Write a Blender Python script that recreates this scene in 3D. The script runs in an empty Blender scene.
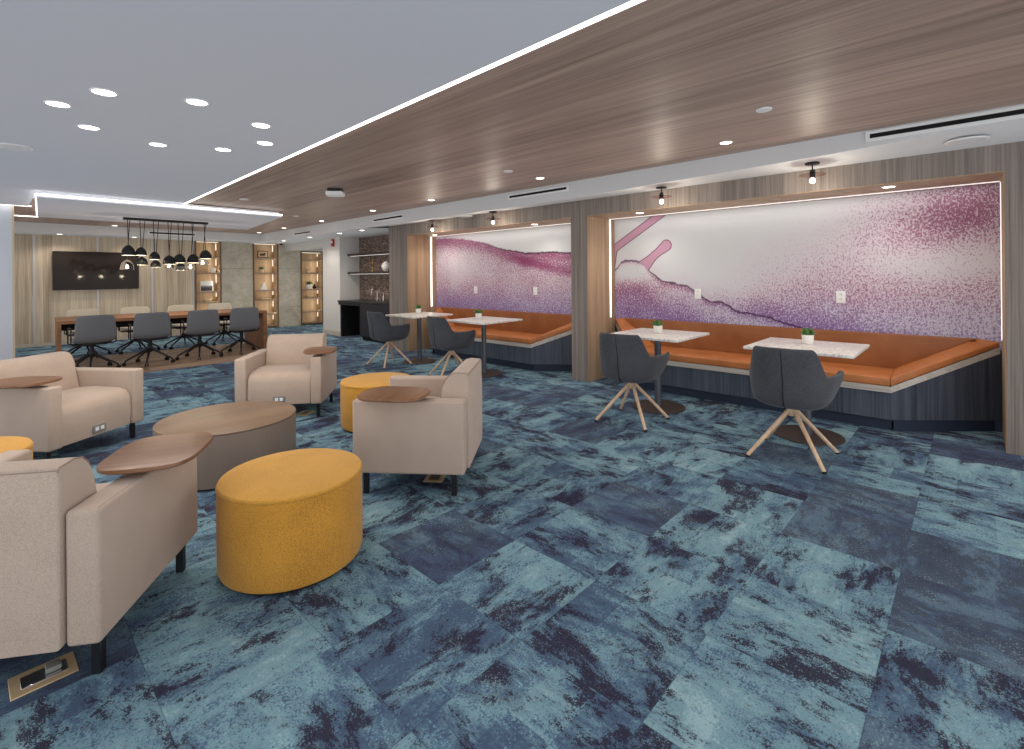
import bpy, bmesh, math, random
from mathutils import Vector, Matrix
random.seed(7)
S = bpy.context.scene
COL = S.collection
PI = math.pi

# ------------------------------------------------------------------ helpers
def lin(c):
    f = lambda v: v / 12.92 if v <= .04045 else ((v + .055) / 1.055) ** 2.4
    return (f(c[0]), f(c[1]), f(c[2]), 1.0)

def rgb(r, g, b):
    return lin((r / 255., g / 255., b / 255.))

def link(name, bm, mat, parent=None, smooth=True, loc=None, rotz=0, ang=38):
    me = bpy.data.meshes.new(name)
    bmesh.ops.recalc_face_normals(bm, faces=bm.faces)
    bm.to_mesh(me); bm.free()
    if mat is not None:
        for m in (mat if isinstance(mat, (list, tuple)) else [mat]):
            me.materials.append(m)
    if smooth:
        for p in me.polygons: p.use_smooth = True
        me.set_sharp_from_angle(angle=math.radians(ang))
    o = bpy.data.objects.new(name, me)
    COL.objects.link(o)
    if parent is not None: o.parent = parent
    if loc is not None: o.location = loc
    if rotz: o.rotation_euler = (0, 0, rotz)
    return o

def thing(name, label, cat, loc=(0, 0, 0), rotz=0, group=None):
    o = bpy.data.objects.new(name, None); COL.objects.link(o)
    o.empty_display_size = .1
    o.location = loc; o.rotation_euler = (0, 0, rotz)
    o['label'] = label; o['category'] = cat
    if group: o['group'] = group
    return o

def tag(o, label, cat, group=None):
    o['label'] = label; o['category'] = cat
    if group: o['group'] = group
    return o

def struct(name, bm, mat, smooth=False):
    o = link(name, bm, mat, smooth=smooth); o['kind'] = 'structure'; return o

def dup(root, loc, rotz=0, label=None, group=None):
    r = root.copy(); COL.objects.link(r); r.location = loc; r.rotation_euler = (0, 0, rotz)
    if label: r['label'] = label
    if group: r['group'] = group
    for ch in list(root.children):
        c = ch.copy(); COL.objects.link(c); c.parent = r
        for g in ch.children:
            d = g.copy(); COL.objects.link(d); d.parent = c
    return r

def merge(bm, b2, M=None):
    if M is not None: bmesh.ops.transform(b2, matrix=M, verts=b2.verts)
    me = bpy.data.meshes.new('tmp'); b2.to_mesh(me); b2.free()
    bm.from_mesh(me); bpy.data.meshes.remove(me)

def box(bm, lo, hi, r=0, seg=3, M=None):
    b = bmesh.new()
    bmesh.ops.create_cube(b, size=1)
    for v in b.verts:
        v.co = Vector([lo[i] + (v.co[i] + .5) * (hi[i] - lo[i]) for i in range(3)])
    if r > 0:
        bmesh.ops.bevel(b, geom=list(b.edges), offset=r, segments=seg, profile=.5, affect='EDGES')
    merge(bm, b, M)
    return bm

def boxes(*args):
    bm = bmesh.new()
    for a in args: box(bm, *a)
    return bm

def cyl(bm, p0, p1, r0, r1=None, n=20, caps=True):
    r1 = r0 if r1 is None else r1
    p0, p1 = Vector(p0), Vector(p1); d = (p1 - p0).normalized()
    a = d.orthogonal().normalized(); b = d.cross(a)
    A = [bm.verts.new(p0 + (a * math.cos(t) + b * math.sin(t)) * r0) for t in [2 * PI * i / n for i in range(n)]]
    B = [bm.verts.new(p1 + (a * math.cos(t) + b * math.sin(t)) * r1) for t in [2 * PI * i / n for i in range(n)]]
    for i in range(n):
        bm.faces.new((A[i], A[(i + 1) % n], B[(i + 1) % n], B[i]))
    if caps:
        bm.faces.new(A[::-1]); bm.faces.new(B)
    return bm

def tube(bm, pts, r, n=10):
    pts = [Vector(p) for p in pts]; rings = []
    prev = None
    for i, p in enumerate(pts):
        d = (pts[min(i + 1, len(pts) - 1)] - pts[max(i - 1, 0)]).normalized()
        if prev is None: a = d.orthogonal().normalized()
        else:
            a = prev - d * prev.dot(d); a.normalize()
        prev = a; b = d.cross(a)
        rr = r[i] if isinstance(r, (list, tuple)) else r
        rings.append([bm.verts.new(p + (a * math.cos(2 * PI * k / n) + b * math.sin(2 * PI * k / n)) * rr) for k in range(n)])
    for R0, R1 in zip(rings, rings[1:]):
        for k in range(n):
            bm.faces.new((R0[k], R0[(k + 1) % n], R1[(k + 1) % n], R1[k]))
    bm.faces.new(rings[0][::-1]); bm.faces.new(rings[-1])
    return bm

def lathe(bm, prof, n=48, c=(0, 0, 0)):
    rings = []
    for r, z in prof:
        if r < 1e-5: rings.append([bm.verts.new((c[0], c[1], c[2] + z))])
        else: rings.append([bm.verts.new((c[0] + r * math.cos(2 * PI * k / n), c[1] + r * math.sin(2 * PI * k / n), c[2] + z)) for k in range(n)])
    for A, B in zip(rings, rings[1:]):
        for k in range(n):
            k2 = (k + 1) % n
            if len(A) == 1 and len(B) == 1: continue
            if len(A) == 1: bm.faces.new((A[0], B[k2], B[k]))
            elif len(B) == 1: bm.faces.new((A[k], A[k2], B[0]))
            else: bm.faces.new((A[k], A[k2], B[k2], B[k]))
    return bm

def prism_x(bm, prof, x0, x1, r=0, seg=3):
    """profile of (y,z) extruded along x; long and end edges softened by r."""
    b = bmesh.new()
    A = [b.verts.new((x0, y, z)) for y, z in prof]; B = [b.verts.new((x1, y, z)) for y, z in prof]
    n = len(prof)
    fa = b.faces.new(A[::-1]); fb = b.faces.new(B)
    for i in range(n): b.faces.new((A[i], A[(i + 1) % n], B[(i + 1) % n], B[i]))
    if r > 0:
        ed = list(set(list(fa.edges) + list(fb.edges)))
        bmesh.ops.bevel(b, geom=ed, offset=r, segments=seg, profile=.5, affect='EDGES')
    merge(bm, b); return bm

def poly_slab(bm, pts, z0, z1):
    """plan polygon extruded from z0 to z1 (scalars or per-vertex lists)."""
    n = len(pts)
    za = z0 if isinstance(z0, (list, tuple)) else [z0] * n
    zb = z1 if isinstance(z1, (list, tuple)) else [z1] * n
    A = [bm.verts.new((p[0], p[1], za[i])) for i, p in enumerate(pts)]
    B = [bm.verts.new((p[0], p[1], zb[i])) for i, p in enumerate(pts)]
    bm.faces.new(A[::-1]); bm.faces.new(B)
    for i in range(n): bm.faces.new((A[i], A[(i + 1) % n], B[(i + 1) % n], B[i]))
    return bm

def superellipse_plate(bm, a, b, z0, z1, n=4.0, N=64, r=.006, c=(0, 0), taper=0):
    def ring(s, z):
        out = []
        for k in range(N):
            t = 2 * PI * k / N; ct, st = math.cos(t), math.sin(t)
            x = math.copysign(abs(ct) ** (2 / n), ct) * (a - s); y = math.copysign(abs(st) ** (2 / n), st) * (b - s)
            x *= 1 + taper * y / b
            out.append(bm.verts.new((c[0] + x, c[1] + y, z)))
        return out
    R = [ring(r, z0), ring(0, z0 + r), ring(0, z1 - r), ring(r * .3, z1 - r * .3), ring(r, z1)]
    for A, B in zip(R, R[1:]):
        for k in range(N): bm.faces.new((A[k], A[(k + 1) % N], B[(k + 1) % N], B[k]))
    bm.faces.new(R[0][::-1]); bm.faces.new(R[-1])
    return bm

# ------------------------------------------------------------------ shader helpers
class NT:
    def __init__(self, name):
        self.m = bpy.data.materials.new(name); self.m.use_nodes = True
        self.t = self.m.node_tree; self.t.nodes.clear()
        self.out = self.t.nodes.new('ShaderNodeOutputMaterial')
        self.b = self.t.nodes.new('ShaderNodeBsdfPrincipled')
        self.t.links.new(self.b.outputs[0], self.out.inputs[0])
    def node(self, typ, **kw):
        n = self.t.nodes.new(typ)
        for k, v in kw.items(): setattr(n, k, v)
        return n
    def set(self, sock, v):
        if hasattr(v, 'is_output'): self.t.links.new(v, sock)
        else: sock.default_value = v
    def P(self, **kw):
        names = dict(color='Base Color', rough='Roughness', metal='Metallic', spec='Specular IOR Level', normal='Normal', emit='Emission Color', estr='Emission Strength', trans='Transmission Weight', alpha='Alpha', coat='Coat Weight', sheen='Sheen Weight', ior='IOR')
        for k, v in kw.items(): self.set(self.b.inputs[names[k]], v)
        return self.m
    def coord(self, kind='Object'):
        return self.node('ShaderNodeTexCoord').outputs[kind]
    def map(self, v, scale=(1, 1, 1), loc=(0, 0, 0), rot=(0, 0, 0)):
        n = self.node('ShaderNodeMapping'); self.set(n.inputs['Vector'], v)
        n.inputs['Scale'].default_value = scale; n.inputs['Location'].default_value = loc; n.inputs['Rotation'].default_value = rot
        return n.outputs[0]
    def m_(self, op, a, b=0.0, c=0.0, clamp=False):
        n = self.node('ShaderNodeMath', operation=op, use_clamp=clamp)
        self.set(n.inputs[0], a); self.set(n.inputs[1], b); self.set(n.inputs[2], c); return n.outputs[0]
    def add(self, a, b): return self.m_('ADD', a, b)
    def sub(self, a, b): return self.m_('SUBTRACT', a, b)
    def mul(self, a, b): return self.m_('MULTIPLY', a, b)
    def ss(self, x, lo, hi, o0=0.0, o1=1.0):
        n = self.node('ShaderNodeMapRange', interpolation_type='SMOOTHSTEP')
        self.set(n.inputs[0], x); self.set(n.inputs[1], lo); self.set(n.inputs[2], hi); self.set(n.inputs[3], o0); self.set(n.inputs[4], o1)
        return n.outputs[0]
    def xyz(self, v):
        n = self.node('ShaderNodeSeparateXYZ'); self.set(n.inputs[0], v); return n.outputs
    def comb(self, x=0.0, y=0.0, z=0.0):
        n = self.node('ShaderNodeCombineXYZ')
        for i, v in enumerate((x, y, z)): self.set(n.inputs[i], v)
        return n.outputs[0]
    def noise(self, v, scale=5, detail=2, rough=.5, dist=0, col=False):
        n = self.node('ShaderNodeTexNoise'); self.set(n.inputs['Vector'], v)
        n.inputs['Scale'].default_value = scale; n.inputs['Detail'].default_value = detail
        n.inputs['Roughness'].default_value = rough; n.inputs['Distortion'].default_value = dist
        return n.outputs['Color' if col else 'Fac']
    def white(self, v, out='Value'):
        n = self.node('ShaderNodeTexWhiteNoise', noise_dimensions='3D'); self.set(n.inputs['Vector'], v); return n.outputs[out]
    def ramp(self, f, stops, interp='LINEAR'):
        n = self.node('ShaderNodeValToRGB'); self.set(n.inputs[0], f); cr = n.color_ramp; cr.interpolation = interp
        while len(cr.elements) < len(stops): cr.elements.new(.5)
        for e, (p, c) in zip(cr.elements, stops): e.position = p; e.color = c
        return n.outputs[0]
    def mix(self, f, a, b, mode='MIX'):
        n = self.node('ShaderNodeMix', data_type='RGBA', blend_type=mode)
        self.set(n.inputs[0], f); self.set(n.inputs[6], a); self.set(n.inputs[7], b); return n.outputs[2]
    def curve(self, x, pts):
        n = self.node('ShaderNodeFloatCurve'); self.set(n.inputs['Value'], x)
        c = n.mapping.curves[0]
        while len(c.points) < len(pts): c.points.new(.5, .5)
        for p, (a, b) in zip(c.points, pts): p.location = (a, b)
        n.mapping.use_clip = False; n.mapping.update(); return n.outputs[0]
    def bump(self, h, strength=.3, dist=.01):
        n = self.node('ShaderNodeBump'); self.set(n.inputs['Height'], h); n.inputs['Strength'].default_value = strength; n.inputs['Distance'].default_value = dist
        return n.outputs[0]

def plain(name, c, rough=.5, metal=0, spec=.5, **kw):
    return NT(name).P(color=c, rough=rough, metal=metal, spec=spec, **kw)

def glow(name, c, s):
    return NT(name).P(color=(.8, .8, .8, 1), emit=c, estr=s, rough=.5)

def fabric(name, c, var=.18, scale=420, rough=.95, c2=None, bump=.25):
    n = NT(name); v = n.coord()
    a = n.noise(v, scale, 2, .6); b = n.noise(v, 6, 2)
    d = c2 or tuple(x * (1 - var * 2.2) for x in c[:3]) + (1,)
    l = tuple(min(1, x * (1 + var)) for x in c[:3]) + (1,)
    colr = n.ramp(n.add(n.mul(a, .85), n.mul(b, .15)), [(.33, d), (.5, c), (.68, l)])
    return n.P(color=colr, rough=rough, spec=.2, sheen=.15, normal=n.bump(a, bump, .003))

def wood(name, c1, c2, axis=2, width=.12, streak=60, rough=.45, spec=.4, contrast=1.0, long=1.5, across=None):
    """fine straight grain along axis; soft tone change from board to board."""
    n = NT(name); v = n.coord(); x = n.xyz(v)
    ax = [i for i in range(3) if i != axis]
    sc = [streak] * 3; sc[axis] = long
    s1 = n.noise(n.map(v, tuple(sc)), 1, 4, .62)
    sc2 = [streak * .22] * 3; sc2[axis] = long * .35
    s2 = n.noise(n.map(v, tuple(sc2), loc=(3, 7, 1)), 1, 3, .55, .4)
    board = n.m_('FLOOR', n.m_('DIVIDE', n.add(x[ax[0]], x[ax[1]]), width))
    w = n.white(n.comb(board, board, 2.0))
    f = n.add(n.add(n.mul(s1, .6), n.mul(s2, .45)), n.mul(n.sub(w, .5), .13))
    lo, hi = .52 - .2 / contrast, .52 + .2 / contrast
    return n.P(color=n.ramp(f, [(lo, c1), (hi, c2)]), rough=rough, spec=spec, normal=n.bump(s1, .06, .002))

# ------------------------------------------------------------------ materials
M = {}
M['ceiling'] = plain('ceiling_paint', rgb(205, 207, 214), .9, spec=.2)
M['soffit'] = plain('soffit_paint', rgb(214, 214, 214), .85, spec=.2)
M['wallpaint'] = plain('wall_paint', rgb(208, 204, 198), .8, spec=.25)
M['wood_ceiling'] = wood('wood_ceiling', rgb(116, 96, 86), rgb(182, 157, 142), axis=1, width=.45, streak=56, rough=.46, spec=.4, long=.9)
M['wood_wall'] = wood('wood_wall', rgb(94, 86, 81), rgb(152, 140, 131), axis=2, width=.15, streak=90, rough=.5, long=1.2)
M['wood_panel'] = wood('wood_panel', rgb(152, 134, 114), rgb(214, 198, 174), axis=2, width=.15, streak=60, rough=.5, long=1.2)
M['wood_dark'] = wood('wood_dark', rgb(44, 50, 62), rgb(88, 94, 106), axis=2, width=.2, streak=80, rough=.55, long=1.5)
M['wood_toe'] = plain('toe_kick_dark', rgb(34, 44, 62), .6)
M['wood_ledge'] = wood('wood_ledge', rgb(170, 160, 150), rgb(208, 200, 190), axis=1, streak=60, rough=.5)
M['wood_reveal_lit'] = wood('wood_reveal_lit', rgb(140, 112, 86), rgb(192, 164, 134), axis=2, width=.15, streak=70, rough=.5, long=1.2)  # same timber as the wall, with the warm niche light put into its colour
M['wood_shelf'] = wood('wood_shelf', rgb(168, 142, 112), rgb(212, 186, 152), axis=2, width=.3, streak=60, rough=.5)
M['wood_board'] = wood('wood_board', rgb(150, 128, 106), rgb(188, 166, 140), axis=0, streak=60, rough=.5)
M['wood_frame'] = wood('wood_frame', rgb(88, 72, 58), rgb(128, 108, 88), axis=2, streak=60, rough=.5)
M['wood_table'] = wood('wood_table', rgb(108, 70, 46), rgb(160, 112, 78), axis=0, width=.4, streak=50, rough=.4)
M['walnut'] = wood('walnut', rgb(92, 62, 42), rgb(142, 102, 74), axis=0, width=.5, streak=40, rough=.35, contrast=1.1)
M['walnut_edge'] = M['walnut']
M['wood_coffee'] = wood('wood_coffee', rgb(98, 78, 62), rgb(140, 116, 94), axis=0, width=.8, streak=22, rough=.38, contrast=.9)
M['wood_coffee_side'] = wood('wood_coffee_side', rgb(132, 116, 104), rgb(152, 135, 122), axis=2, width=.8, streak=10, rough=.42, contrast=.7)
M['wood_leg'] = wood('wood_leg', rgb(190, 156, 124), rgb(228, 198, 168), axis=2, streak=50, rough=.5)
M['beige'] = fabric('fabric_beige', rgb(183, 163, 147), .14, 440)
M['piping'] = plain('piping_thread', rgb(150, 130, 116), .9)
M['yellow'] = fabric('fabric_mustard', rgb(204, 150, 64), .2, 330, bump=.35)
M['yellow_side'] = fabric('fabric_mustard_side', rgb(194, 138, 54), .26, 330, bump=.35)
M['yellow_pipe'] = fabric('fabric_mustard_dark', rgb(188, 138, 54), .2, 300)
M['charcoal'] = fabric('fabric_charcoal', rgb(72, 73, 78), .38, 260)
M['grey_shell'] = plain('grey_upholstery', rgb(108, 108, 110), .6, spec=.35)
M['cream'] = plain('cream_upholstery', rgb(208, 198, 180), .65, spec=.3)
M['black'] = plain('black_metal', rgb(22, 22, 24), .45, spec=.5)
M['rubber'] = plain('black_rubber', rgb(16, 16, 17), .7)
M['bronze'] = plain('bronze_plate', rgb(78, 66, 60), .45, metal=.35)
M['steel'] = plain('grey_steel', rgb(112, 114, 120), .38, metal=.7)
M['chrome'] = plain('chrome', rgb(215, 215, 220), .18, metal=1)
M['brass'] = plain('brass_plate', rgb(210, 182, 142), .4, metal=.3)
M['brass_dark'] = plain('brass_inset', rgb(120, 110, 92), .4, metal=.6)
M['gold'] = plain('gold', rgb(190, 150, 80), .3, metal=1)
M['white'] = plain('white_plastic', rgb(236, 236, 234), .45)
M['offwhite'] = plain('white_ceramic', rgb(238, 234, 226), .4)
M['red'] = plain('red_plastic', rgb(176, 34, 40), .4)
M['grey'] = plain('grey_plastic', rgb(128, 128, 124), .45)
M['counter'] = plain('black_counter', rgb(34, 34, 40), .35)
M['cabinet'] = plain('black_cabinet', rgb(38, 38, 44), .5)
M['void'] = plain('black_recess', rgb(10, 10, 12), .8)
M['terracotta'] = plain('cream_pottery', rgb(226, 204, 160), .5)
M['brown'] = plain('brown_picture_frame', rgb(96, 66, 48), .5)
M['photo'] = None
M['seam'] = plain('pale_metal_strip', rgb(196, 198, 204), .4, metal=.3)
M['led'] = glow('led_strip', (1, .97, .92, 1), 3.0)
M['led_warm'] = glow('led_warm', (1, .88, .70, 1), 1.8)
M['led_soft'] = glow('led_soft', (1, .93, .92, 1), 1.0)
M['led_dim'] = glow('led_dim', (1, .95, .88, 1), 1.1)
M['lens'] = glow('lamp_lens', (1, .96, .9, 1), 9.0)
M['lens_warm'] = glow('lamp_lens_warm', (1, .9, .76, 1), 7.0)
M['bulb'] = glow('bulb', (1, .93, .82, 1), 9.0)
M['shade_in_glow'] = glow('shade_inside_glow', (1, .80, .48, 1), 2.4)  # gold shade lining made to glow, standing in for bulb light falling on it
M['glass'] = NT('clear_glass').P(color=(1, 1, 1, 1), rough=.02, trans=1.0, ior=1.12, spec=.4)
M['smoke_glass'] = NT('smoked_glass').P(color=(.75, .55, .5, 1), rough=.03, trans=1.0, ior=1.1)

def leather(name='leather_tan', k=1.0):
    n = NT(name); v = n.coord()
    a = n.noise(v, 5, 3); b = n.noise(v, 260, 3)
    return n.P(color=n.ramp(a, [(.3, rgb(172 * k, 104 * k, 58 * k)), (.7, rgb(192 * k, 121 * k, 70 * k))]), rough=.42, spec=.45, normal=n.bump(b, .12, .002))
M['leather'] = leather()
M['leather_back_shaded'] = leather('leather_tan_shaded', .82)  # same leather darkened; the shade on the backrest is put into its colour

def leaf_mat():
    n = NT('succulent_leaf'); a = n.noise(n.coord(), 40, 2)
    return n.P(color=n.ramp(a, [(.3, rgb(44, 82, 40)), (.7, rgb(104, 146, 78))]), rough=.5)
M['leaf'] = leaf_mat()

def marble():
    n = NT('white_marble'); v = n.coord()
    a = n.noise(v, 9, 6, .6, 1.4)
    vein = n.ss(n.m_('ABSOLUTE', n.sub(a, .5)), 0.0, .05, 1, 0)
    b = n.noise(v, 26, 4, .6)
    base = n.ramp(b, [(.3, rgb(212, 205, 196)), (.6, rgb(238, 234, 228))])
    return n.P(color=n.mix(n.mul(vein, .55), base, rgb(160, 150, 140)), rough=.28)
M['marble'] = marble()

def stone():
    n = NT('stone_slab'); v = n.coord(); x = n.xyz(v)
    a = n.noise(v, 2.2, 6, .62, .8); b = n.noise(v, 12, 5, .6)
    vein = n.ss(n.m_('ABSOLUTE', n.sub(n.noise(v, 1.6, 5, .6, 1.6), .52)), 0, .035, 1, 0)
    c = n.ramp(n.add(n.mul(a, .7), n.mul(b, .3)), [(.32, rgb(156, 148, 134)), (.5, rgb(182, 174, 158)), (.68, rgb(204, 196, 180))])
    c = n.mix(n.mul(vein, .28), c, rgb(164, 136, 92))
    return n.P(color=c, rough=.3, spec=.5)
M['stone'] = stone()

def mosaic():
    n = NT('mosaic_tile'); v = n.coord(); x = n.xyz(v)
    row = n.m_('FLOOR', n.mul(x[2], 55.0))
    colm = n.m_('FLOOR', n.add(n.mul(x[1], 26.0), n.mul(n.white(n.comb(row, 1.0, 1.0)), 9.0)))
    w = n.white(n.comb(colm, row, 3.0))
    c = n.ramp(w, [(0, rgb(60, 50, 46)), (.4, rgb(98, 80, 72)), (.75, rgb(128, 106, 94)), (1, rgb(168, 146, 132))])
    return n.P(color=c, rough=.35, spec=.5, normal=n.bump(w, .4, .004))
M['mosaic'] = mosaic()

def plank_floor():
    n = NT('plank_floor'); v = n.coord(); x = n.xyz(v)
    row = n.m_('FLOOR', n.mul(x[1], 5.5)); w = n.white(n.comb(row, n.m_('FLOOR', n.add(n.mul(x[0], .9), n.mul(row, .37))), 1.0))
    s = n.noise(n.map(v, (1.5, 40, 1)), 1, 4, .6)
    return n.P(color=n.ramp(n.add(n.mul(s, .6), n.mul(w, .35)), [(.25, rgb(112, 88, 72)), (.7, rgb(168, 140, 118))]), rough=.45)
M['plank'] = plank_floor()

def photo_mat():
    n = NT('landscape_photo'); v = n.coord('Generated'); x = n.xyz(v)
    k = n.add(x[2], n.mul(n.sub(n.noise(v, 6, 4), .5), .5))
    return n.P(color=n.ramp(k, [(.25, rgb(70, 70, 72)), (.5, rgb(120, 122, 124)), (.6, rgb(226, 228, 230))]), rough=.3)
M['photo'] = photo_mat()

def carpet():
    n = NT('carpet_tiles'); v = n.coord(); x = n.xyz(v)
    T = .5
    px = n.add(x[0], .13); py = n.add(x[1], .248)
    ix = n.m_('FLOOR', n.m_('DIVIDE', px, T)); iy = n.m_('FLOOR', n.m_('DIVIDE', py, T))
    rv = n.xyz(n.white(n.comb(ix, iy, 5.0), 'Color')); rw = n.xyz(n.white(n.comb(ix, iy, 9.0), 'Color'))
    # tiles are laid turned at random, so the worn streaks change direction
    turn = n.m_('GREATER_THAN', rv[0], .5)
    fx = n.add(n.mul(x[0], n.sub(1.0, turn)), n.mul(x[1], turn)); fy = n.add(n.mul(x[1], n.sub(1.0, turn)), n.mul(x[0], turn))
    off = n.mul(rv[1], 37.0); off2 = n.mul(rv[2], 23.0)
    def lay(sx, sy, z): return n.comb(n.add(n.mul(fx, sx), off), n.add(n.mul(fy, sy), off2), z)
    grit = n.noise(n.comb(x[0], x[1], 0.0), 105, 3, .75)
    g2 = n.sub(grit, .5)
    a = n.noise(lay(.7, 1.5, 0.0), 3.2, 7, .70, .25)
    m = n.noise(lay(.8, 1.3, 4.0), 12, 5, .72, .2)
    k = n.add(n.add(n.mul(a, .5), n.mul(m, .5)), n.mul(g2, .58))
    sub_ = n.white(n.comb(n.m_('FLOOR', n.m_('DIVIDE', px, T * .5)), n.m_('FLOOR', n.m_('DIVIDE', py, T * .333)), 3.0))
    sub_ = n.sub(n.m_('GREATER_THAN', sub_, .78), n.m_('LESS_THAN', sub_, .16))
    k = n.add(k, n.mul(sub_, .05))
    base = n.add(k, n.mul(n.sub(rw[0], .5), .08))
    slate, blue, teal, pale = rgb(70, 86, 108), rgb(86, 110, 131), rgb(116, 148, 158), rgb(142, 170, 176)
    col = n.ramp(base, [(.38, slate), (.445, blue), (.475, blue), (.488, teal), (.585, teal), (.62, pale)])
    # deep aubergine yarn in ragged islands; a few tiles almost full of it
    g = n.noise(lay(.8, 1.5, 2.0), 3.6, 8, .74, .35)
    g = n.add(n.add(g, n.mul(g2, .46)), n.mul(n.sub(m, .5), .5))
    heavy = n.m_('GREATER_THAN', rw[1], .74)
    thr = n.sub(.545, n.mul(n.sub(rw[2], .5), .05)); thr = n.sub(thr, n.mul(heavy, .05))
    isl = n.ss(n.sub(g, thr), -.004, .012)
    col = n.mix(n.mul(heavy, .6), col, rgb(66, 72, 98))
    col = n.mix(n.mul(isl, n.sub(.95, n.mul(heavy, .32))), col, rgb(46, 40, 58))
    # navy shadow yarn around the islands
    col = n.mix(n.mul(n.ss(n.sub(n.add(g, n.mul(g2, .3)), thr), -.05, -.01, 0, .5), n.sub(1.0, isl)), col, rgb(60, 70, 94))
    col = n.mix(n.mul(n.ss(n.add(grit, n.mul(n.sub(a, .5), .6)), .60, .68), .5), col, rgb(152, 180, 186))
    ex = n.m_('ABSOLUTE', n.sub(n.m_('FRACT', n.m_('DIVIDE', px, T)), .5)); ey = n.m_('ABSOLUTE', n.sub(n.m_('FRACT', n.m_('DIVIDE', py, T)), .5))
    j = n.ss(n.m_('MAXIMUM', ex, ey), .494, .4985)
    col = n.mix(n.mul(j, .35), col, rgb(48, 56, 74))
    return n.P(color=col, rough=1.0, spec=.1, normal=n.bump(grit, .25, .004))
M['carpet'] = carpet()

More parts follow.
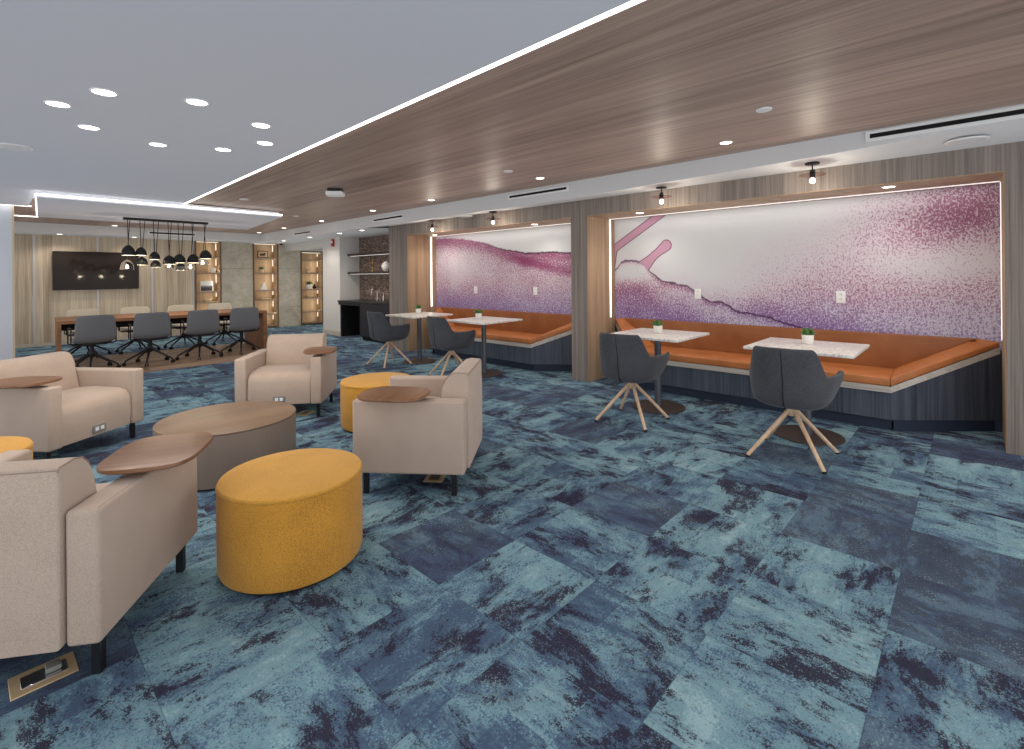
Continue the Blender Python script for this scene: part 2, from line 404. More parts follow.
def mural(name, variant):
    n = NT(name); v = n.coord(); x = n.xyz(v); u, w = x[1], x[2]
    n1 = n.noise(v, 9, 5, .65); n2 = n.noise(n.map(v, (1, 1, .75)), 58, 3, .65); n3 = n.noise(n.map(v, (1, 1, .8), loc=(5, 3, 8)), 105, 2, .55); n4 = n.noise(v, 2.6, 4, .6)
    wob = n.mul(n.sub(n1, .5), .07)
    paper = rgb(206, 206, 207)
    def gauss(cu, cw, ru, rw):
        a = n.m_('DIVIDE', n.sub(u, cu), ru); b = n.m_('DIVIDE', n.sub(w, cw), rw)
        return n.m_('POWER', 2.718, n.mul(n.add(n.mul(a, a), n.mul(b, b)), -1.0))
    if variant == 2:
        lo, hi = -.2, 3.65
        pts = [(-.2, .52), (1.0, .72), (1.6, .862), (1.7, .896), (2.0, .944), (2.17, 1.036), (2.3, 1.046), (2.5, 1.177), (2.62, 1.233), (2.915, 1.291), (3.02, 1.36), (3.123, 1.438), (3.19, 1.52), (3.26, 1.545), (3.38, 1.562), (3.485, 1.555), (3.56, 1.48), (3.65, 1.40)]
    else:
        lo, hi = 3.8, 7.7
        pts = [(3.8, 1.69), (4.4, 1.706), (4.7, 1.731), (5.18, 1.735), (5.52, 1.779), (5.886, 1.85), (6.217, 1.95), (6.895, 2.059), (7.3, 2.09), (7.7, 2.07)]
    t = n.m_('DIVIDE', n.sub(u, lo), hi - lo)
    edge = n.mul(n.curve(t, [((a - lo) / (hi - lo), b / 2.2) for a, b in pts]), 2.2)
    d = n.sub(n.sub(w, edge), wob)             # >0 above the tide line
    below = n.ss(d, -.012, .012, 1, 0)
    if variant == 2:
        # above: clean paper, pink speckle growing to the right
        diag = n.add(n.mul(u, 1.0), n.mul(w, 1.35))
        dens_up = n.mul(n.ss(diag, 2.6, 4.7, 1, 0), .60)
        dens_up = n.add(dens_up, n.mul(gauss(.12, 1.9, .40, .26), .24))
        dens_up = n.add(dens_up, n.mul(gauss(1.35, 1.0, .75, .3), .10))
        dens_up = n.add(dens_up, n.mul(n.ss(d, 0, .3, 1, 0), .22))
        dens_up = n.sub(dens_up, n.mul(gauss(.15, 1.45, .55, .16), .26))
        dens_up = n.add(dens_up, .03)
        dens_dn = n.add(n.ss(d, -.45, -.05, .86, .62), n.mul(n.ss(d, -.10, -.01), .22))
        dens_dn = n.sub(dens_dn, n.mul(gauss(3.36, 1.42, .32, .11), .75))
        dens_dn = n.add(dens_dn, n.mul(gauss(3.3, 1.17, .4, .07), .06))
    else:
        dens_up = n.add(.10, n.mul(n.ss(u, 5.6, 7.4), .35))
        dens_dn = n.add(n.ss(d, -1.2, -.35, .84, .66), n.mul(n.ss(d, -.30, -.01), .30))
        dens_dn = n.sub(dens_dn, n.mul(gauss(6.9, 1.45, .7, .35), .2))
        band = n.sub(w, n.add(1.424, n.mul(n.sub(u, 4.4), .195)))
        dens_dn = n.add(dens_dn, n.mul(n.mul(n.ss(n.m_('ABSOLUTE', band), 0.0, .13, 1, 0), n.ss(u, 5.2, 5.9, 1, 0)), .3))
    dens = n.add(n.mul(dens_up, n.sub(1.0, below)), n.mul(dens_dn, below))
    dens = n.add(dens, n.mul(n.sub(n4, .5), .3))
    # speckle: fraction of dark brush flecks grows with density
    sp = n.add(n.mul(n2, .55), n.mul(n3, .45))
    thr = n.sub(.695, n.mul(dens, .285))
    fleck = n.ss(sp, n.sub(thr, .03), n.add(thr, .035))
    wash = n.m_('MULTIPLY', n.sub(dens, .12), .72, clamp=True)
    violet = n.ss(n.add(w, n.mul(n4, .4)), 1.0, 1.5, 1, 0)
    magenta_c, violet_c = rgb(136, 66, 102), rgb(118, 80, 140)
    ink = n.mix(violet, magenta_c, violet_c)
    tint = n.mix(violet, rgb(208, 166, 188), rgb(184, 162, 206))
    c = n.mix(wash, paper, tint)
    c = n.mix(n.m_('MULTIPLY', fleck, n.add(n.mul(dens, .55), .36), clamp=True), c, ink)
    # the dark tide line itself
    ln = n.ss(n.m_('ABSOLUTE', d), .004, .020, 1, 0)
    strength = n.add(.55, n.mul(n1, .5))
    if variant == 1:
        strength = n.mul(n.ss(u, 5.4, 6.6, 1, .25), .9)
    c = n.mix(n.m_('MULTIPLY', ln, strength, clamp=True), c, rgb(66, 30, 62))
    if variant == 2:
        def capsule(a, b, ra, rb):
            ax, ay = a; bx, by = b; dx, dy = bx - ax, by - ay; L = dx * dx + dy * dy
            h = n.m_('ADD', n.mul(n.sub(u, ax), dx / L), n.mul(n.sub(w, ay), dy / L), clamp=True)
            ex = n.sub(n.sub(u, ax), n.mul(h, dx)); ey = n.sub(n.sub(w, ay), n.mul(h, dy))
            r = n.m_('SQRT', n.add(n.mul(ex, ex), n.mul(ey, ey)))
            return n.sub(r, n.add(ra, n.mul(h, rb - ra)))
        s1 = capsule((2.9, 2.17), (3.62, 1.735), .050, .050)
        s1b = capsule((3.63, 1.73), (3.67, 1.45), .055, .05)
        s2 = capsule((2.86, 1.745), (3.02, 1.625), .070, .044)
        s3 = capsule((3.02, 1.625), (3.19, 1.47), .044, .09)
        s = n.m_('SMOOTH_MIN', n.m_('SMOOTH_MIN', s1, s1b, .04), n.m_('SMOOTH_MIN', s2, s3, .05), .03)
        s = n.add(s, n.mul(wob, .12))
        c = n.mix(n.mul(n.ss(s, -.006, .006, 1, 0), n.ss(d, -.03, .0)), c, n.mix(fleck, rgb(192, 148, 168), rgb(136, 88, 114)))
        c = n.mix(n.mul(n.ss(n.m_('ABSOLUTE', s), .002, .010, 1, 0), n.ss(d, -.02, .01, .1, .85)), c, rgb(98, 48, 76))
    return n.P(color=c, rough=.85, spec=.15)
M['mural_right'] = mural('mural_drips', 2)
M['mural_far'] = mural('mural_tide', 1)

def area(loc, rot, sx, sy, power, color=(1, .95, .88)):
    l = bpy.data.lights.new('area_lamp', 'AREA'); l.shape = 'RECTANGLE'; l.size = sx; l.size_y = sy; l.energy = power; l.color = color
    o = bpy.data.objects.new('area_lamp', l); COL.objects.link(o); o.location = loc; o.rotation_euler = rot; return o
# ------------------------------------------------------------------ camera (fitted to the room's vanishing points)
F, YAW, ROLL, CY, H = 491.42, 0.817069, -0.0090342, 275.42, 1.38
fwd = Vector((math.sin(YAW), math.cos(YAW), 0)); r0 = Vector((math.cos(YAW), -math.sin(YAW), 0)); u0 = Vector((0, 0, 1))
cr_, sr_ = math.cos(ROLL), math.sin(ROLL)
rt = r0 * cr_ + u0 * sr_; up = u0 * cr_ - r0 * sr_
cd = bpy.data.cameras.new('camera'); cam = bpy.data.objects.new('camera', cd); COL.objects.link(cam)
cam.matrix_world = Matrix(((rt.x, up.x, -fwd.x, 0), (rt.y, up.y, -fwd.y, 0), (rt.z, up.z, -fwd.z, H), (0, 0, 0, 1)))
cd.sensor_fit = 'HORIZONTAL'; cd.sensor_width = 36; cd.lens = F * 36 / 1024
cd.shift_y = -(374.5 - CY) / 1024
cd.clip_start = .02
S.camera = cam

# ------------------------------------------------------------------ room shell
WX, MX = 5.27, 5.93               # cladding face and mural face
N2 = (-.18, 3.62); N1 = (3.87, 7.585); HEAD = 2.14; TOP = 2.36; CE = 2.50
FAR = 14.08

fl = struct('floor', boxes(((-6, -3.2, -.08), (8.2, 14.6, 0))), M['carpet'])
b = bmesh.new(); poly_slab(b, [(-2.0, 8.86), (3.42, 8.90), (3.80, 10.75), (3.80, 11.3), (-2.0, 11.5)], .0005, .006)
struct('floor_wood_inlay', b, M['plank'])

# ceiling: timber field, white painted field, soffits
b = bmesh.new(); box(b, (-6, -3.2, CE), (8.2, 14.6, CE + .1))
struct('ceiling_timber', b, M['wood_ceiling'])
LED = [(1.74, -3.2), (1.81, 1.0), (1.875, 3.585), (2.015, 8.9)]
def led_x(y):
    for (xa, ya), (xb, yb) in zip(LED, LED[1:]):
        if y <= yb: return xa + (xb - xa) * (y - ya) / (yb - ya)
    return LED[-1][0]
b = bmesh.new()
poly_slab(b, [(-6, -3.2)] + [(x - .022, y) for x, y in LED] + [(2.015, 9.3), (.42, 9.3), (.42, 10.36), (-6, 10.36)], CE - .012, CE - .0005)
struct('ceiling_white', b, M['ceiling'])
b = bmesh.new()
pts = [(x - .02, y) for x, y in LED] + [(x + .02, y) for x, y in reversed(LED)]
poly_slab(b, pts, CE - .010, CE - .001)
tag(link('light_strip', b, M['led'], smooth=False), 'long white light line between the white ceiling and the timber ceiling', 'strip light')
b = bmesh.new(); box(b, (-4, 10.37, CE - .010), (.45, 10.44, CE - .001))
tag(link('light_strip', b, M['led'], smooth=False), 'short light line at the ceiling edge above the white wall end', 'strip light')
b = bmesh.new(); box(b, (.15, 12.05, CE - .010), (.62, 12.12, CE - .001))
tag(link('light_strip', b, M['led'], smooth=False), 'shortest light line, behind the corner of the dropped ceiling panel', 'strip light')

# soffit along the mural wall (underside eases up towards the near end)
b = bmesh.new()
def soffit_seg(xa, ya, za, xb, yb, zb, xback=6.95, zw=2.345):
    zwa, zwb = zw, zw
    v = [b.verts.new(p) for p in [(xa, ya, CE + .02), (xa, ya, za), (WX, ya, zwa), (xback, ya, zwa), (xback, ya, CE + .02),
                                  (xb, yb, CE + .02), (xb, yb, zb), (WX, yb, zwb), (xback, yb, zwb), (xback, yb, CE + .02)]]
    for i in range(5):
        j = (i + 1) % 5
        b.faces.new((v[i], v[j], v[5 + j], v[5 + i]))
    return v
prof = [(4.75, -3.2, 2.43), (4.75, -.25, 2.405), (4.76, .9, 2.355), (4.80, 3.8, 2.295), (4.80, 6.0, 2.29), (4.80, 8.18, 2.29)]
for p, q in zip(prof, prof[1:]): soffit_seg(*p, *q)
prof2 = [(4.80, 8.18, 2.29), (4.80, 13.4, 2.29), (4.80, FAR, 2.29)]
for p, q in zip(prof2, prof2[1:]): soffit_seg(*p, *q, zw=2.31)
bmesh.ops.remove_doubles(b, verts=b.verts, dist=.0005)
struct('ceiling_soffit', b, M['soffit'])
struct('ceiling_soffit_far', boxes(((-6, 13.4, 2.31), (4.80, FAR + .02, CE + .02))), M['soffit'])

# mural wall cladding: piers, headers and the pier left of the far niche
bm = bmesh.new()
box(bm, (WX, -3.2, 0), (6.2, N2[0], TOP)); box(bm, (WX, N2[1], 0), (6.2, N1[0], TOP)); box(bm, (WX, N1[1], 0), (6.2, 8.18, TOP))
for a, c in (N2, N1): box(bm, (WX, a, HEAD), (6.2, c, TOP))
struct('wall_right', bm, M['wood_wall'])
# timber reveal linings of the two niches, their lit look painted into the colour
bm = bmesh.new(); e = .004
for a, c in (N2, N1):
    box(bm, (WX + e, a, 0), (MX, a + .006, HEAD)); box(bm, (WX + e, c - .006, 0), (MX, c, HEAD)); box(bm, (WX + e, a + .006, HEAD - .006), (MX, c - .006, HEAD))
struct('wall_right_reveals', bm, M['wood_reveal_lit'])
for (a, c), mat, lab in ((N2, M['mural_right'], 'mural of pale grey and purple watercolour with two pink drips, behind the nearer bench'),
                         (N1, M['mural_far'], 'mural of dense purple watercolour under a white sky band, behind the farther bench')):
    bm = bmesh.new(); box(bm, (MX, a + .006, .70), (MX + .05, c - .006, HEAD - .006))
    tag(link('mural', bm, mat, smooth=False), lab, 'mural', 'watercolour murals')
struct('wall_behind_bench', boxes(*[((MX, a + .006, 0), (MX + .05, c - .006, .6995)) for a, c in (N2, N1)]), M['wood_toe'])
# light lines let into the reveals
for (a, c), nm in ((N2, 'nearer'), (N1, 'farther')):
    for yy, s, side in ((a + .006, 1, 'right'), (c - .006, -1, 'left')):
        bm = bmesh.new(); y0, y1 = sorted((yy, yy + s * .006)); wd = .026 if side == 'left' else .010; box(bm, (5.80, y0, .80), (5.80 + wd, y1, HEAD - .014))
        tag(link('light_strip', bm, M['led' if side == 'left' else 'led_soft'], smooth=False), 'upright light line in the %s jamb of the %s mural niche' % (side, nm), 'strip light')
    bm = bmesh.new(); box(bm, (5.80, a + .014, HEAD - .012), (5.812, c - .014, HEAD - .006))
    tag(link('light_strip', bm, M['led_soft'], smooth=False), 'level light line along the top of the %s mural niche' % nm, 'strip light')

# kitchenette alcove, column end, corridor header and far walls
struct('wall_alcove_side', boxes(((5.60, 10.75, 0), (6.9, 11.6, 2.33))), M['wallpaint'])
struct('wall_mosaic', boxes(((6.10, 8.18, 0), (6.25, 10.75, 2.33))), M['mosaic'])
struct('baseboard_alcove', boxes(((5.585, 10.735, 0), (5.60, 11.615, .11)), ((5.60, 10.735, 0), (5.66, 10.75, .11))), plain('baseboard_paint', rgb(190, 184, 172), .6))
struct('ceiling_corridor_header', boxes(((5.70, 11.6, 2.13), (5.90, FAR, 2.33))), M['wallpaint'])
struct('wall_corridor', boxes(((6.90, 11.6, 0), (7.05, 14.5, 2.36))), M['wallpaint'])
struct('baseboard_corridor', boxes(((6.885, 11.6, 0), (6.90, FAR, .11))), M['wallpaint'])
struct('wall_left', boxes(((-6, 10.46, 0), (.245, 10.75, CE))), plain('wall_paint_cool', rgb(200, 205, 212), .8, spec=.25))
struct('trim_1', boxes(((.245, 10.455, 0), (.268, 10.755, CE))), plain('tan_edge_trim', rgb(200, 182, 150), .5))

NICHES = ((3.50, 4.10), (4.85, 5.52), (6.13, 6.81))
struct('wall_back', boxes(((-6, FAR, 0), (NICHES[0][0], FAR + .34, 2.4))), M['wood_panel'])
struct('wall_back_stone', boxes(((NICHES[0][1], FAR, 0), (NICHES[1][0], FAR + .34, 1.625)), ((NICHES[0][1], FAR, 1.633), (NICHES[1][0], FAR + .34, 2.4)),
       ((NICHES[1][1], FAR, 0), (NICHES[2][0], FAR + .34, .55)), ((NICHES[1][1], FAR, .558), (NICHES[2][0], FAR + .34, 1.625)), ((NICHES[1][1], FAR, 1.633), (NICHES[2][0], FAR + .34, 2.4))), M['stone'])
struct('wall_back_joint', boxes(((NICHES[0][1] + .001, FAR + .006, .5), (NICHES[1][0] - .001, FAR + .33, 1.7)), ((NICHES[1][1] + .001, FAR + .006, .5), (NICHES[2][0] - .001, FAR + .33, 1.7))), plain('joint', rgb(120, 114, 102), .7))
struct('wall_back_paint', boxes(((NICHES[2][0], FAR, 2.14), (6.9, FAR + .34, 2.4)), ((NICHES[2][1], FAR, 0), (6.9, FAR + .34, 2.14)), ((NICHES[0][0], FAR, 2.335), (NICHES[0][1], FAR + .34, 2.4)), ((NICHES[1][0], FAR, 2.335), (NICHES[1][1], FAR + .34, 2.4))), M['wallpaint'])
for i, xx in enumerate((.646, 1.651, 2.638, 3.470)):
    struct('trim_%d' % (i + 2), boxes(((xx - .016, FAR - .006, 0), (xx + .016, FAR, 2.31))), M['seam'])
struct('baseboard_back', boxes(((-6, FAR - .012, 0), (3.45, FAR - .0065, .07))), plain('baseboard_wood', rgb(186, 176, 160), .5))

# dropped ceiling panel over the conference table, with a glowing upper edge
PZ = 2.405
pp = [(.415, 8.45), (3.41, 8.53), (3.78, 11.25), (.555, 11.15)]
t = thing('ceiling_panel', 'dropped white ceiling panel with glowing edges above the long table', 'ceiling panel')
b = bmesh.new(); poly_slab(b, pp, PZ, PZ + .03); link('panel', b, M['ceiling'], t, smooth=False)
cx_, cy_ = 2.05, 9.8
b = bmesh.new(); ins = [(x + (cx_ - x) * .03, y + (cy_ - y) * .03) for x, y in pp]; poly_slab(b, ins, PZ + .0305, CE - .0125); link('hanger_box', b, M['ceiling'], t, smooth=False)
b = bmesh.new()
def edge_strip(p, q, w=.02):
    p, q = Vector((*p, 0)), Vector((*q, 0)); d = (q - p).normalized(); nrm = Vector((d.y, -d.x, 0)) * w
    poly_slab(b, [(p + nrm)[:2], (q + nrm)[:2], q[:2], p[:2]], PZ + .022, PZ + .044)
edge_strip(pp[0], pp[1]); edge_strip(pp[3], pp[0], .015)
link('edge_light', b, M['led'], t, smooth=False)

# ------------------------------------------------------------------ built-in benches
def bench(ya, yb, dr, dl, label):
    """ya<yb: niche jambs; dr, dl: how far the front corners sit in from each jamb."""
    t = thing('banquette_bench', label, 'bench', (0, 0, 0), group='built-in benches under the murals')
    g = .006; ya += g; yb -= g
    fx, bx = 5.33, 5.922
    R_, L_ = ya + dr, yb - dl
    back_r, back_l = ya + .01, yb - .01
    # panels below, with sloping cheeks
    b = bmesh.new(); zt = .335
    poly_slab(b, [(fx, R_), (fx, L_), (bx, L_ + 0.0), (bx, R_)], .10, zt)
    link('front_panel', b, M['wood_dark'], t, smooth=False)
    for (yc, ye) in ((R_, back_r), (L_, back_l)):
        b = bmesh.new(); poly_slab(b, [(fx, yc), (bx, ye), (bx, yc)], .10, [zt, .67, zt + .02]); link('side_panel', b, M['wood_dark'], t, smooth=False)
        b = bmesh.new(); poly_slab(b, [(fx + .03, yc + (ye - yc) * .02), (bx, ye + (yc - ye) * .06), (bx, yc)], 0, .0995); link('toe_kick', b, M['wood_toe'], t, smooth=False)
        # ledge
        b = bmesh.new(); s = 1 if ye > yc else -1
        poly_slab(b, [(fx - .02, yc), (bx, ye), (bx, ye - s * .12), (fx - .02, yc - s * .0)], [zt + .001, .672, .60, zt + .001], [zt + .055, .730, .66, zt + .055])
        link('ledge', b, M['wood_ledge'], t, smooth=False)
        # sloping end cushion, from the seat corner up to the back corner
        b = bmesh.new()
        A = [(fx - .022, yc, .392), (bx, ye, .732), (bx, ye - s * .155, .765 - .07), (bx, yc - s * .02, .392)]
        B = [(fx - .022, yc, .466), (bx, ye, .772), (bx, ye - s * .155, .800), (bx, yc - s * .02, .470)]
        VA = [b.verts.new(p) for p in A]; VB = [b.verts.new(p) for p in B]
        b.faces.new(VA); b.faces.new(VB)
        for i in range(4): b.faces.new((VA[i], VA[(i + 1) % 4], VB[(i + 1) % 4], VB[i]))
        bmesh.ops.recalc_face_normals(b, faces=b.faces)
        bmesh.ops.bevel(b, geom=list(b.edges), offset=.009, segments=3, profile=.5, affect='EDGES')
        link('end_cushion', b, M['leather'], t)
    b = bmesh.new(); box(b, (fx + .05, R_, 0), (bx, L_, .0995)); link('toe_kick', b, M['wood_toe'], t, smooth=False)
    b = bmesh.new(); box(b, (fx - .02, R_ + .001, zt + .001), (bx, L_ - .001, zt + .055), .003, 1); link('ledge', b, M['wood_ledge'], t)
    b = bmesh.new(); box(b, (fx - .022, R_ + .002, .392), (bx - .05, L_ - .002, .466), .014, 3); link('seat_cushion', b, M['leather'], t)
    # leaning back cushion, wider at the top
    b = bmesh.new()
    P_ = [(bx - .065, R_ + .02, .455), (bx - .065, L_ - .02, .455), (bx - .05, back_l - .15, .79), (bx - .05, back_r + .15, .79)]
    VA = [b.verts.new(p) for p in P_]; VB = [b.verts.new((bx, p[1], p[2])) for p in P_]
    b.faces.new(VA); b.faces.new(VB)
    for i in range(4): b.faces.new((VA[i], VA[(i + 1) % 4], VB[(i + 1) % 4], VB[i]))
    bmesh.ops.recalc_face_normals(b, faces=b.faces)
    bmesh.ops.bevel(b, geom=list(b.edges), offset=.010, segments=3, profile=.5, affect='EDGES')
    link('back_cushion', b, M['leather_back_shaded'], t)
    return t
bench(*N2, .70, .60, 'tan leather bench with dark base, right of the timber pier')
bench(*N1, .76, .62, 'tan leather bench with dark base, left of the timber pier')

# ------------------------------------------------------------------ cafe tables, plants, shell armchairs
TH = .765
def make_table():
    t = thing('cafe_table', '', 'table', group='marble-topped cafe tables along the benches')
    b = bmesh.new(); box(b, (-.385, -.39, TH - .025), (.385, .39, TH), .005, 2); link('tabletop', b, M['marble'], t)
    b = bmesh.new(); lathe(b, [(0, .012), (.034, .012), (.034, TH - .045), (.034, TH - .038), (.12, TH - .034), (.12, TH - .0255), (0, TH - .0255)], 32); link('pedestal', b, M['steel'], t)
    b = bmesh.new(); lathe(b, [(0, 0), (.262, 0), (.268, .004), (.266, .010), (.05, .0165), (0, .0165)], 56); link('base_plate', b, M['bronze'], t)
    return t
def make_plant():
    t = thing('potted_succulent', '', 'plant', group='small potted plants on the cafe tables')
    b = bmesh.new(); lathe(b, [(0, 0), (.038, 0), (.042, .004), (.047, .074), (.046, .078), (.042, .078), (.040, .06), (0, .058)], 32); link('pot', b, M['offwhite'], t)
    b = bmesh.new(); rnd = random.Random(3)
    for k in range(74):
        az = rnd.random() * 2 * PI; tilt = rnd.uniform(.1, 1.15); L = rnd.uniform(.045, .085); w = rnd.uniform(.008, .013)
        d = Vector((math.cos(az) * math.sin(tilt), math.sin(az) * math.sin(tilt), math.cos(tilt))); s = d.cross(Vector((0, 0, 1))).normalized(); nn = s.cross(d)
        p = Vector((rnd.uniform(-.022, .022), rnd.uniform(-.022, .022), .06))
        prev = None
        for f, ww in ((0, .35), (.35, .9), (.7, 1), (.92, .55), (1, .05)):
            c = p + d * L * f + Vector((0, 0, .012 * f * (1 - f)))
            ring = [b.verts.new(c + s * w * ww), b.verts.new(c + nn * w * ww * .45), b.verts.new(c - s * w * ww), b.verts.new(c - nn * w * ww * .45)]
            if prev:
                for i in range(4): b.faces.new((prev[i], prev[(i + 1) % 4], ring[(i + 1) % 4], ring[i]))
            prev = ring
        b.faces.new(prev)
    link('leaves', b, M['leaf'], t)
    return t
def make_shell_chair():
    """faces +x; four splayed timber legs under a swivel shell."""
    t = thing('shell_armchair', '', 'chair', group='charcoal shell armchairs at the cafe tables')
    sub = []
    N = 72; rows = []
    def rim(a):                     # a: 0 = front, pi = back
        a = abs(a); deg = math.degrees(a)
        def sm(x, lo, hi): k = max(0, min(1, (x - lo) / (hi - lo))); return k * k * (3 - 2 * k)
        h = .462 + .195 * sm(deg, 30, 62) - .012 * sm(deg, 62, 95)
        return h + .20 * sm(deg, 110, 131)
    def plan(a, s):
        ct, st = math.cos(a), math.sin(a); e = 2 / 2.9
        return (math.copysign(abs(ct) ** e, ct) * (.275 if ct < 0 else .290) * s, math.copysign(abs(st) ** e, st) * .270 * s)
    levels = [(0, .30, .377), (0, .62, .385), (0, .84, .410), (0, .94, .445)]
    b = bmesh.new()
    centre = b.verts.new((0, 0, .376))
    for _, s, z in levels:
        rows.append([b.verts.new((*plan(2 * PI * k / N - PI, s), z)) for k in range(N)])
    K = 7
    for j in range(1, K + 1):
        f = j / K; row = []
        for k in range(N):
            a = 2 * PI * k / N - PI; zz = .44 + (rim(a) - .44) * f
            s = .94 + .07 * math.sin(min(1, (zz - .44) / .2) * PI / 2)
            x, y = plan(a, s)
            if zz > .62:
                lean = (zz - .62); x -= lean * .22 * (1 if x < 0 else 0); y *= 1 - lean * .45
            y *= 1 + .22 * max(0, min(1, (x + .14) / .3)) * min(1, (zz - .44) / .18)
            row.append(b.verts.new((x, y, zz)))
        rows.append(row)
    for k in range(N): b.faces.new((centre, rows[0][(k + 1) % N], rows[0][k]))
    for A, B in zip(rows, rows[1:]):
        for k in range(N): b.faces.new((A[k], A[(k + 1) % N], B[(k + 1) % N], B[k]))
    o = link('shell', b, M['charcoal'], t, ang=80)
    md = o.modifiers.new('thick', 'SOLIDIFY'); md.thickness = .034; md.offset = -1
    md2 = o.modifiers.new('soft', 'SUBSURF'); md2.levels = 1; md2.render_levels = 1
    b = bmesh.new(); superellipse_plate(b, .225, .225, .405, .475, 3, 56, .022, (.012, 0)); link('seat_cushion', b, M['charcoal'], t, ang=60)
    b = bmesh.new()                 # the welt down the middle of the back
    tube(b, [(-.319, 0, .835), (-.316, 0, .80), (-.295, 0, .70), (-.2795, 0, .61), (-.276, 0, .54), (-.268, 0, .48), (-.259, 0, .445), (-.233, 0, .409), (-.172, 0, .384)], .0026, 8)
    link('back_seam', b, M['void'], t)
    b = bmesh.new(); lathe(b, [(0, .300), (.03, .303), (.036, .325), (.036, .358), (.05, .368), (.05, .376), (0, .376)], 28); link('swivel_hub', b, M['wood_leg'], t)
    for i in range(4):
        a = PI / 4 + i * PI / 2; c, s_ = math.cos(a), math.sin(a)
        b = bmesh.new(); cyl(b, (c * .350, s_ * .350, .012), (c * .022, s_ * .022, .350), .0135, .0165, 16)
        lg = link('leg', b, M['wood_leg'], t)
        b = bmesh.new(); cyl(b, (c * .353, s_ * .353, 0), (c * .3475, s_ * .3475, .0145), .0142, .0142, 16); link('foot_glide', b, M['rubber'], lg)
    return t
tabs = [(4.75, 1.035), (4.755, 2.395), (4.77, 5.03), (4.78, 6.56)]
where = ['nearest the right end of the nearer bench', 'on the left half of the nearer bench', 'on the right half of the farther bench', 'farthest away, by the black kitchenette']
pl = [(4.86, 1.05), (4.79, 2.41), (4.81, 5.18), (4.91, 6.76)]
ch = [(4.155, 1.005, .02), (4.165, 2.365, .06), (4.32, 5.20, -.06), (4.272, 6.655, .0)]
tabw = ['right table at the nearer bench', 'left table at the nearer bench', 'right table at the farther bench', 'left table at the farther bench']
T0, P0, C0 = make_table(), make_plant(), make_shell_chair()
for i in range(4):
    lab = 'square white marble cafe table ' + where[i]
    if i == 0: T0.location = (*tabs[0], 0); T0['label'] = lab
    else: dup(T0, (*tabs[i], 0), 0, lab)
    lab = 'small green plant in white pot on the ' + tabw[i]
    if i == 0: P0.location = (*pl[0], TH + .0005); P0['label'] = lab
    else: dup(P0, (*pl[i], TH + .0005), i * 1.3, lab)
    lab = 'charcoal shell armchair on splayed wooden legs at the ' + tabw[i]
    if i == 0: C0.location = (ch[0][0], ch[0][1], 0); C0.rotation_euler = (0, 0, ch[0][2]); C0['label'] = lab
    else:
        r = dup(C0, (ch[i][0], ch[i][1], 0), ch[i][2], lab)
        if i == 2:                     # swivel base stands turned under the shell
            for c in r.children:
                if c.name.startswith('leg'): c.rotation_euler = (0, 0, -.32)

# ------------------------------------------------------------------ lounge armchairs
def make_lounge(side, outlet=True):
    """faces +y, tablet on the x=side arm."""
    t = thing('lounge_armchair', '', 'armchair', group='beige lounge armchairs with tablet arms')
    W, D = .80, .715; hw, hd = W / 2, D / 2; aw = .105
    for s in (-1, 1):
        b = bmesh.new(); x0, x1 = sorted((s * hw, s * (hw - aw))); box(b, (x0, -hd, .14), (x1, hd, .60), .016, 4)
        arm = link('arm', b, M['beige'], t)
        b = bmesh.new(); xs = s * (hw - .013)
        tube(b, [(xs, -hd + .015, .5985), (xs, hd - .015, .5985)], .0018, 6); link('arm_piping', b, M['piping'], arm)
    sx = hw - aw - .004
    pr = [(hd - .025, .145), (hd - .02, .25), (hd - .022, .36), (hd - .035, .405), (hd - .065, .437), (hd - .12, .455), (0, .462), (-.14, .452), (-.14, .145)]
    b = bmesh.new(); prism_x(b, pr, -sx, sx, .012, 3); seat = link('seat', b, M['beige'], t, ang=50)
    pr = [(-hd - .012, .145), (-hd - .012, .735), (-hd - .004, .752), (-hd + .065, .757), (-hd + .105, .747), (-hd + .135, .72), (-hd + .155, .67), (-hd + .205, .45), (-hd + .205, .145)]
    b = bmesh.new(); prism_x(b, pr, -sx, sx, .012, 3); bk = link('back', b, M['beige'], t, ang=50)
    b = bmesh.new()
    for s in (-1, 1):
        tube(b, [(s * (sx - .004), y, z) for y, z in pr[1:8]], .002, 6)
    tube(b, [(-sx + .006, pr[1][0] + .003, pr[1][1] + .008), (sx - .006, pr[1][0] + .003, pr[1][1] + .008)], .002, 6)
    link('back_piping', b, M['piping'], bk)
    for x in (-1, 1):
        for y in (-1, 1):
            b = bmesh.new(); box(b, (x * .352 - .0155, y * .285 - .0155, 0), (x * .352 + .0155, y * .285 + .0155, .1395), .002, 1); link('leg', b, M['black'], t)
    b = bmesh.new(); superellipse_plate(b, .175, .215, .625, .645, 3.4, 72, .006, (0, 0))
    tb = link('tablet', b, M['walnut'], t); tb.location = (side * .365, .09, 0); tb.rotation_euler = (0, 0, side * .10)
    b = bmesh.new(); lathe(b, [(0, .5995), (.045, .5995), (.045, .607), (.022, .61), (.022, .6255), (0, .6255)], 28, (side * .348, .02, 0)); link('tablet_pivot', b, M['black'], t)
    y = hd - .021
    b = bmesh.new(); box(b, (-.055, y - .002, .165), (.055, y + .006, .225), .002, 1); pl_ = link('power_outlet', b, M['grey'], t); pl_['label'] = 'grey outlet plate'
    for xc in (-.022, .022):
        b = bmesh.new(); box(b, (xc - .015, y + .0062, .181), (xc + .015, y + .009, .211), .001, 1); link('socket', b, M['white'], pl_)
    return t
def ang(fx, fy): return math.atan2(-fx, fy)      # rotation taking +y to (fx, fy)
LC = make_lounge(-1); LA = make_lounge(1)
LC.location = (2.10, 2.834, 0); LC.rotation_euler = (0, 0, ang(-.621, .784)); LC['label'] = 'beige lounge armchair in side view with tablet, right of the nearest mustard ottoman'
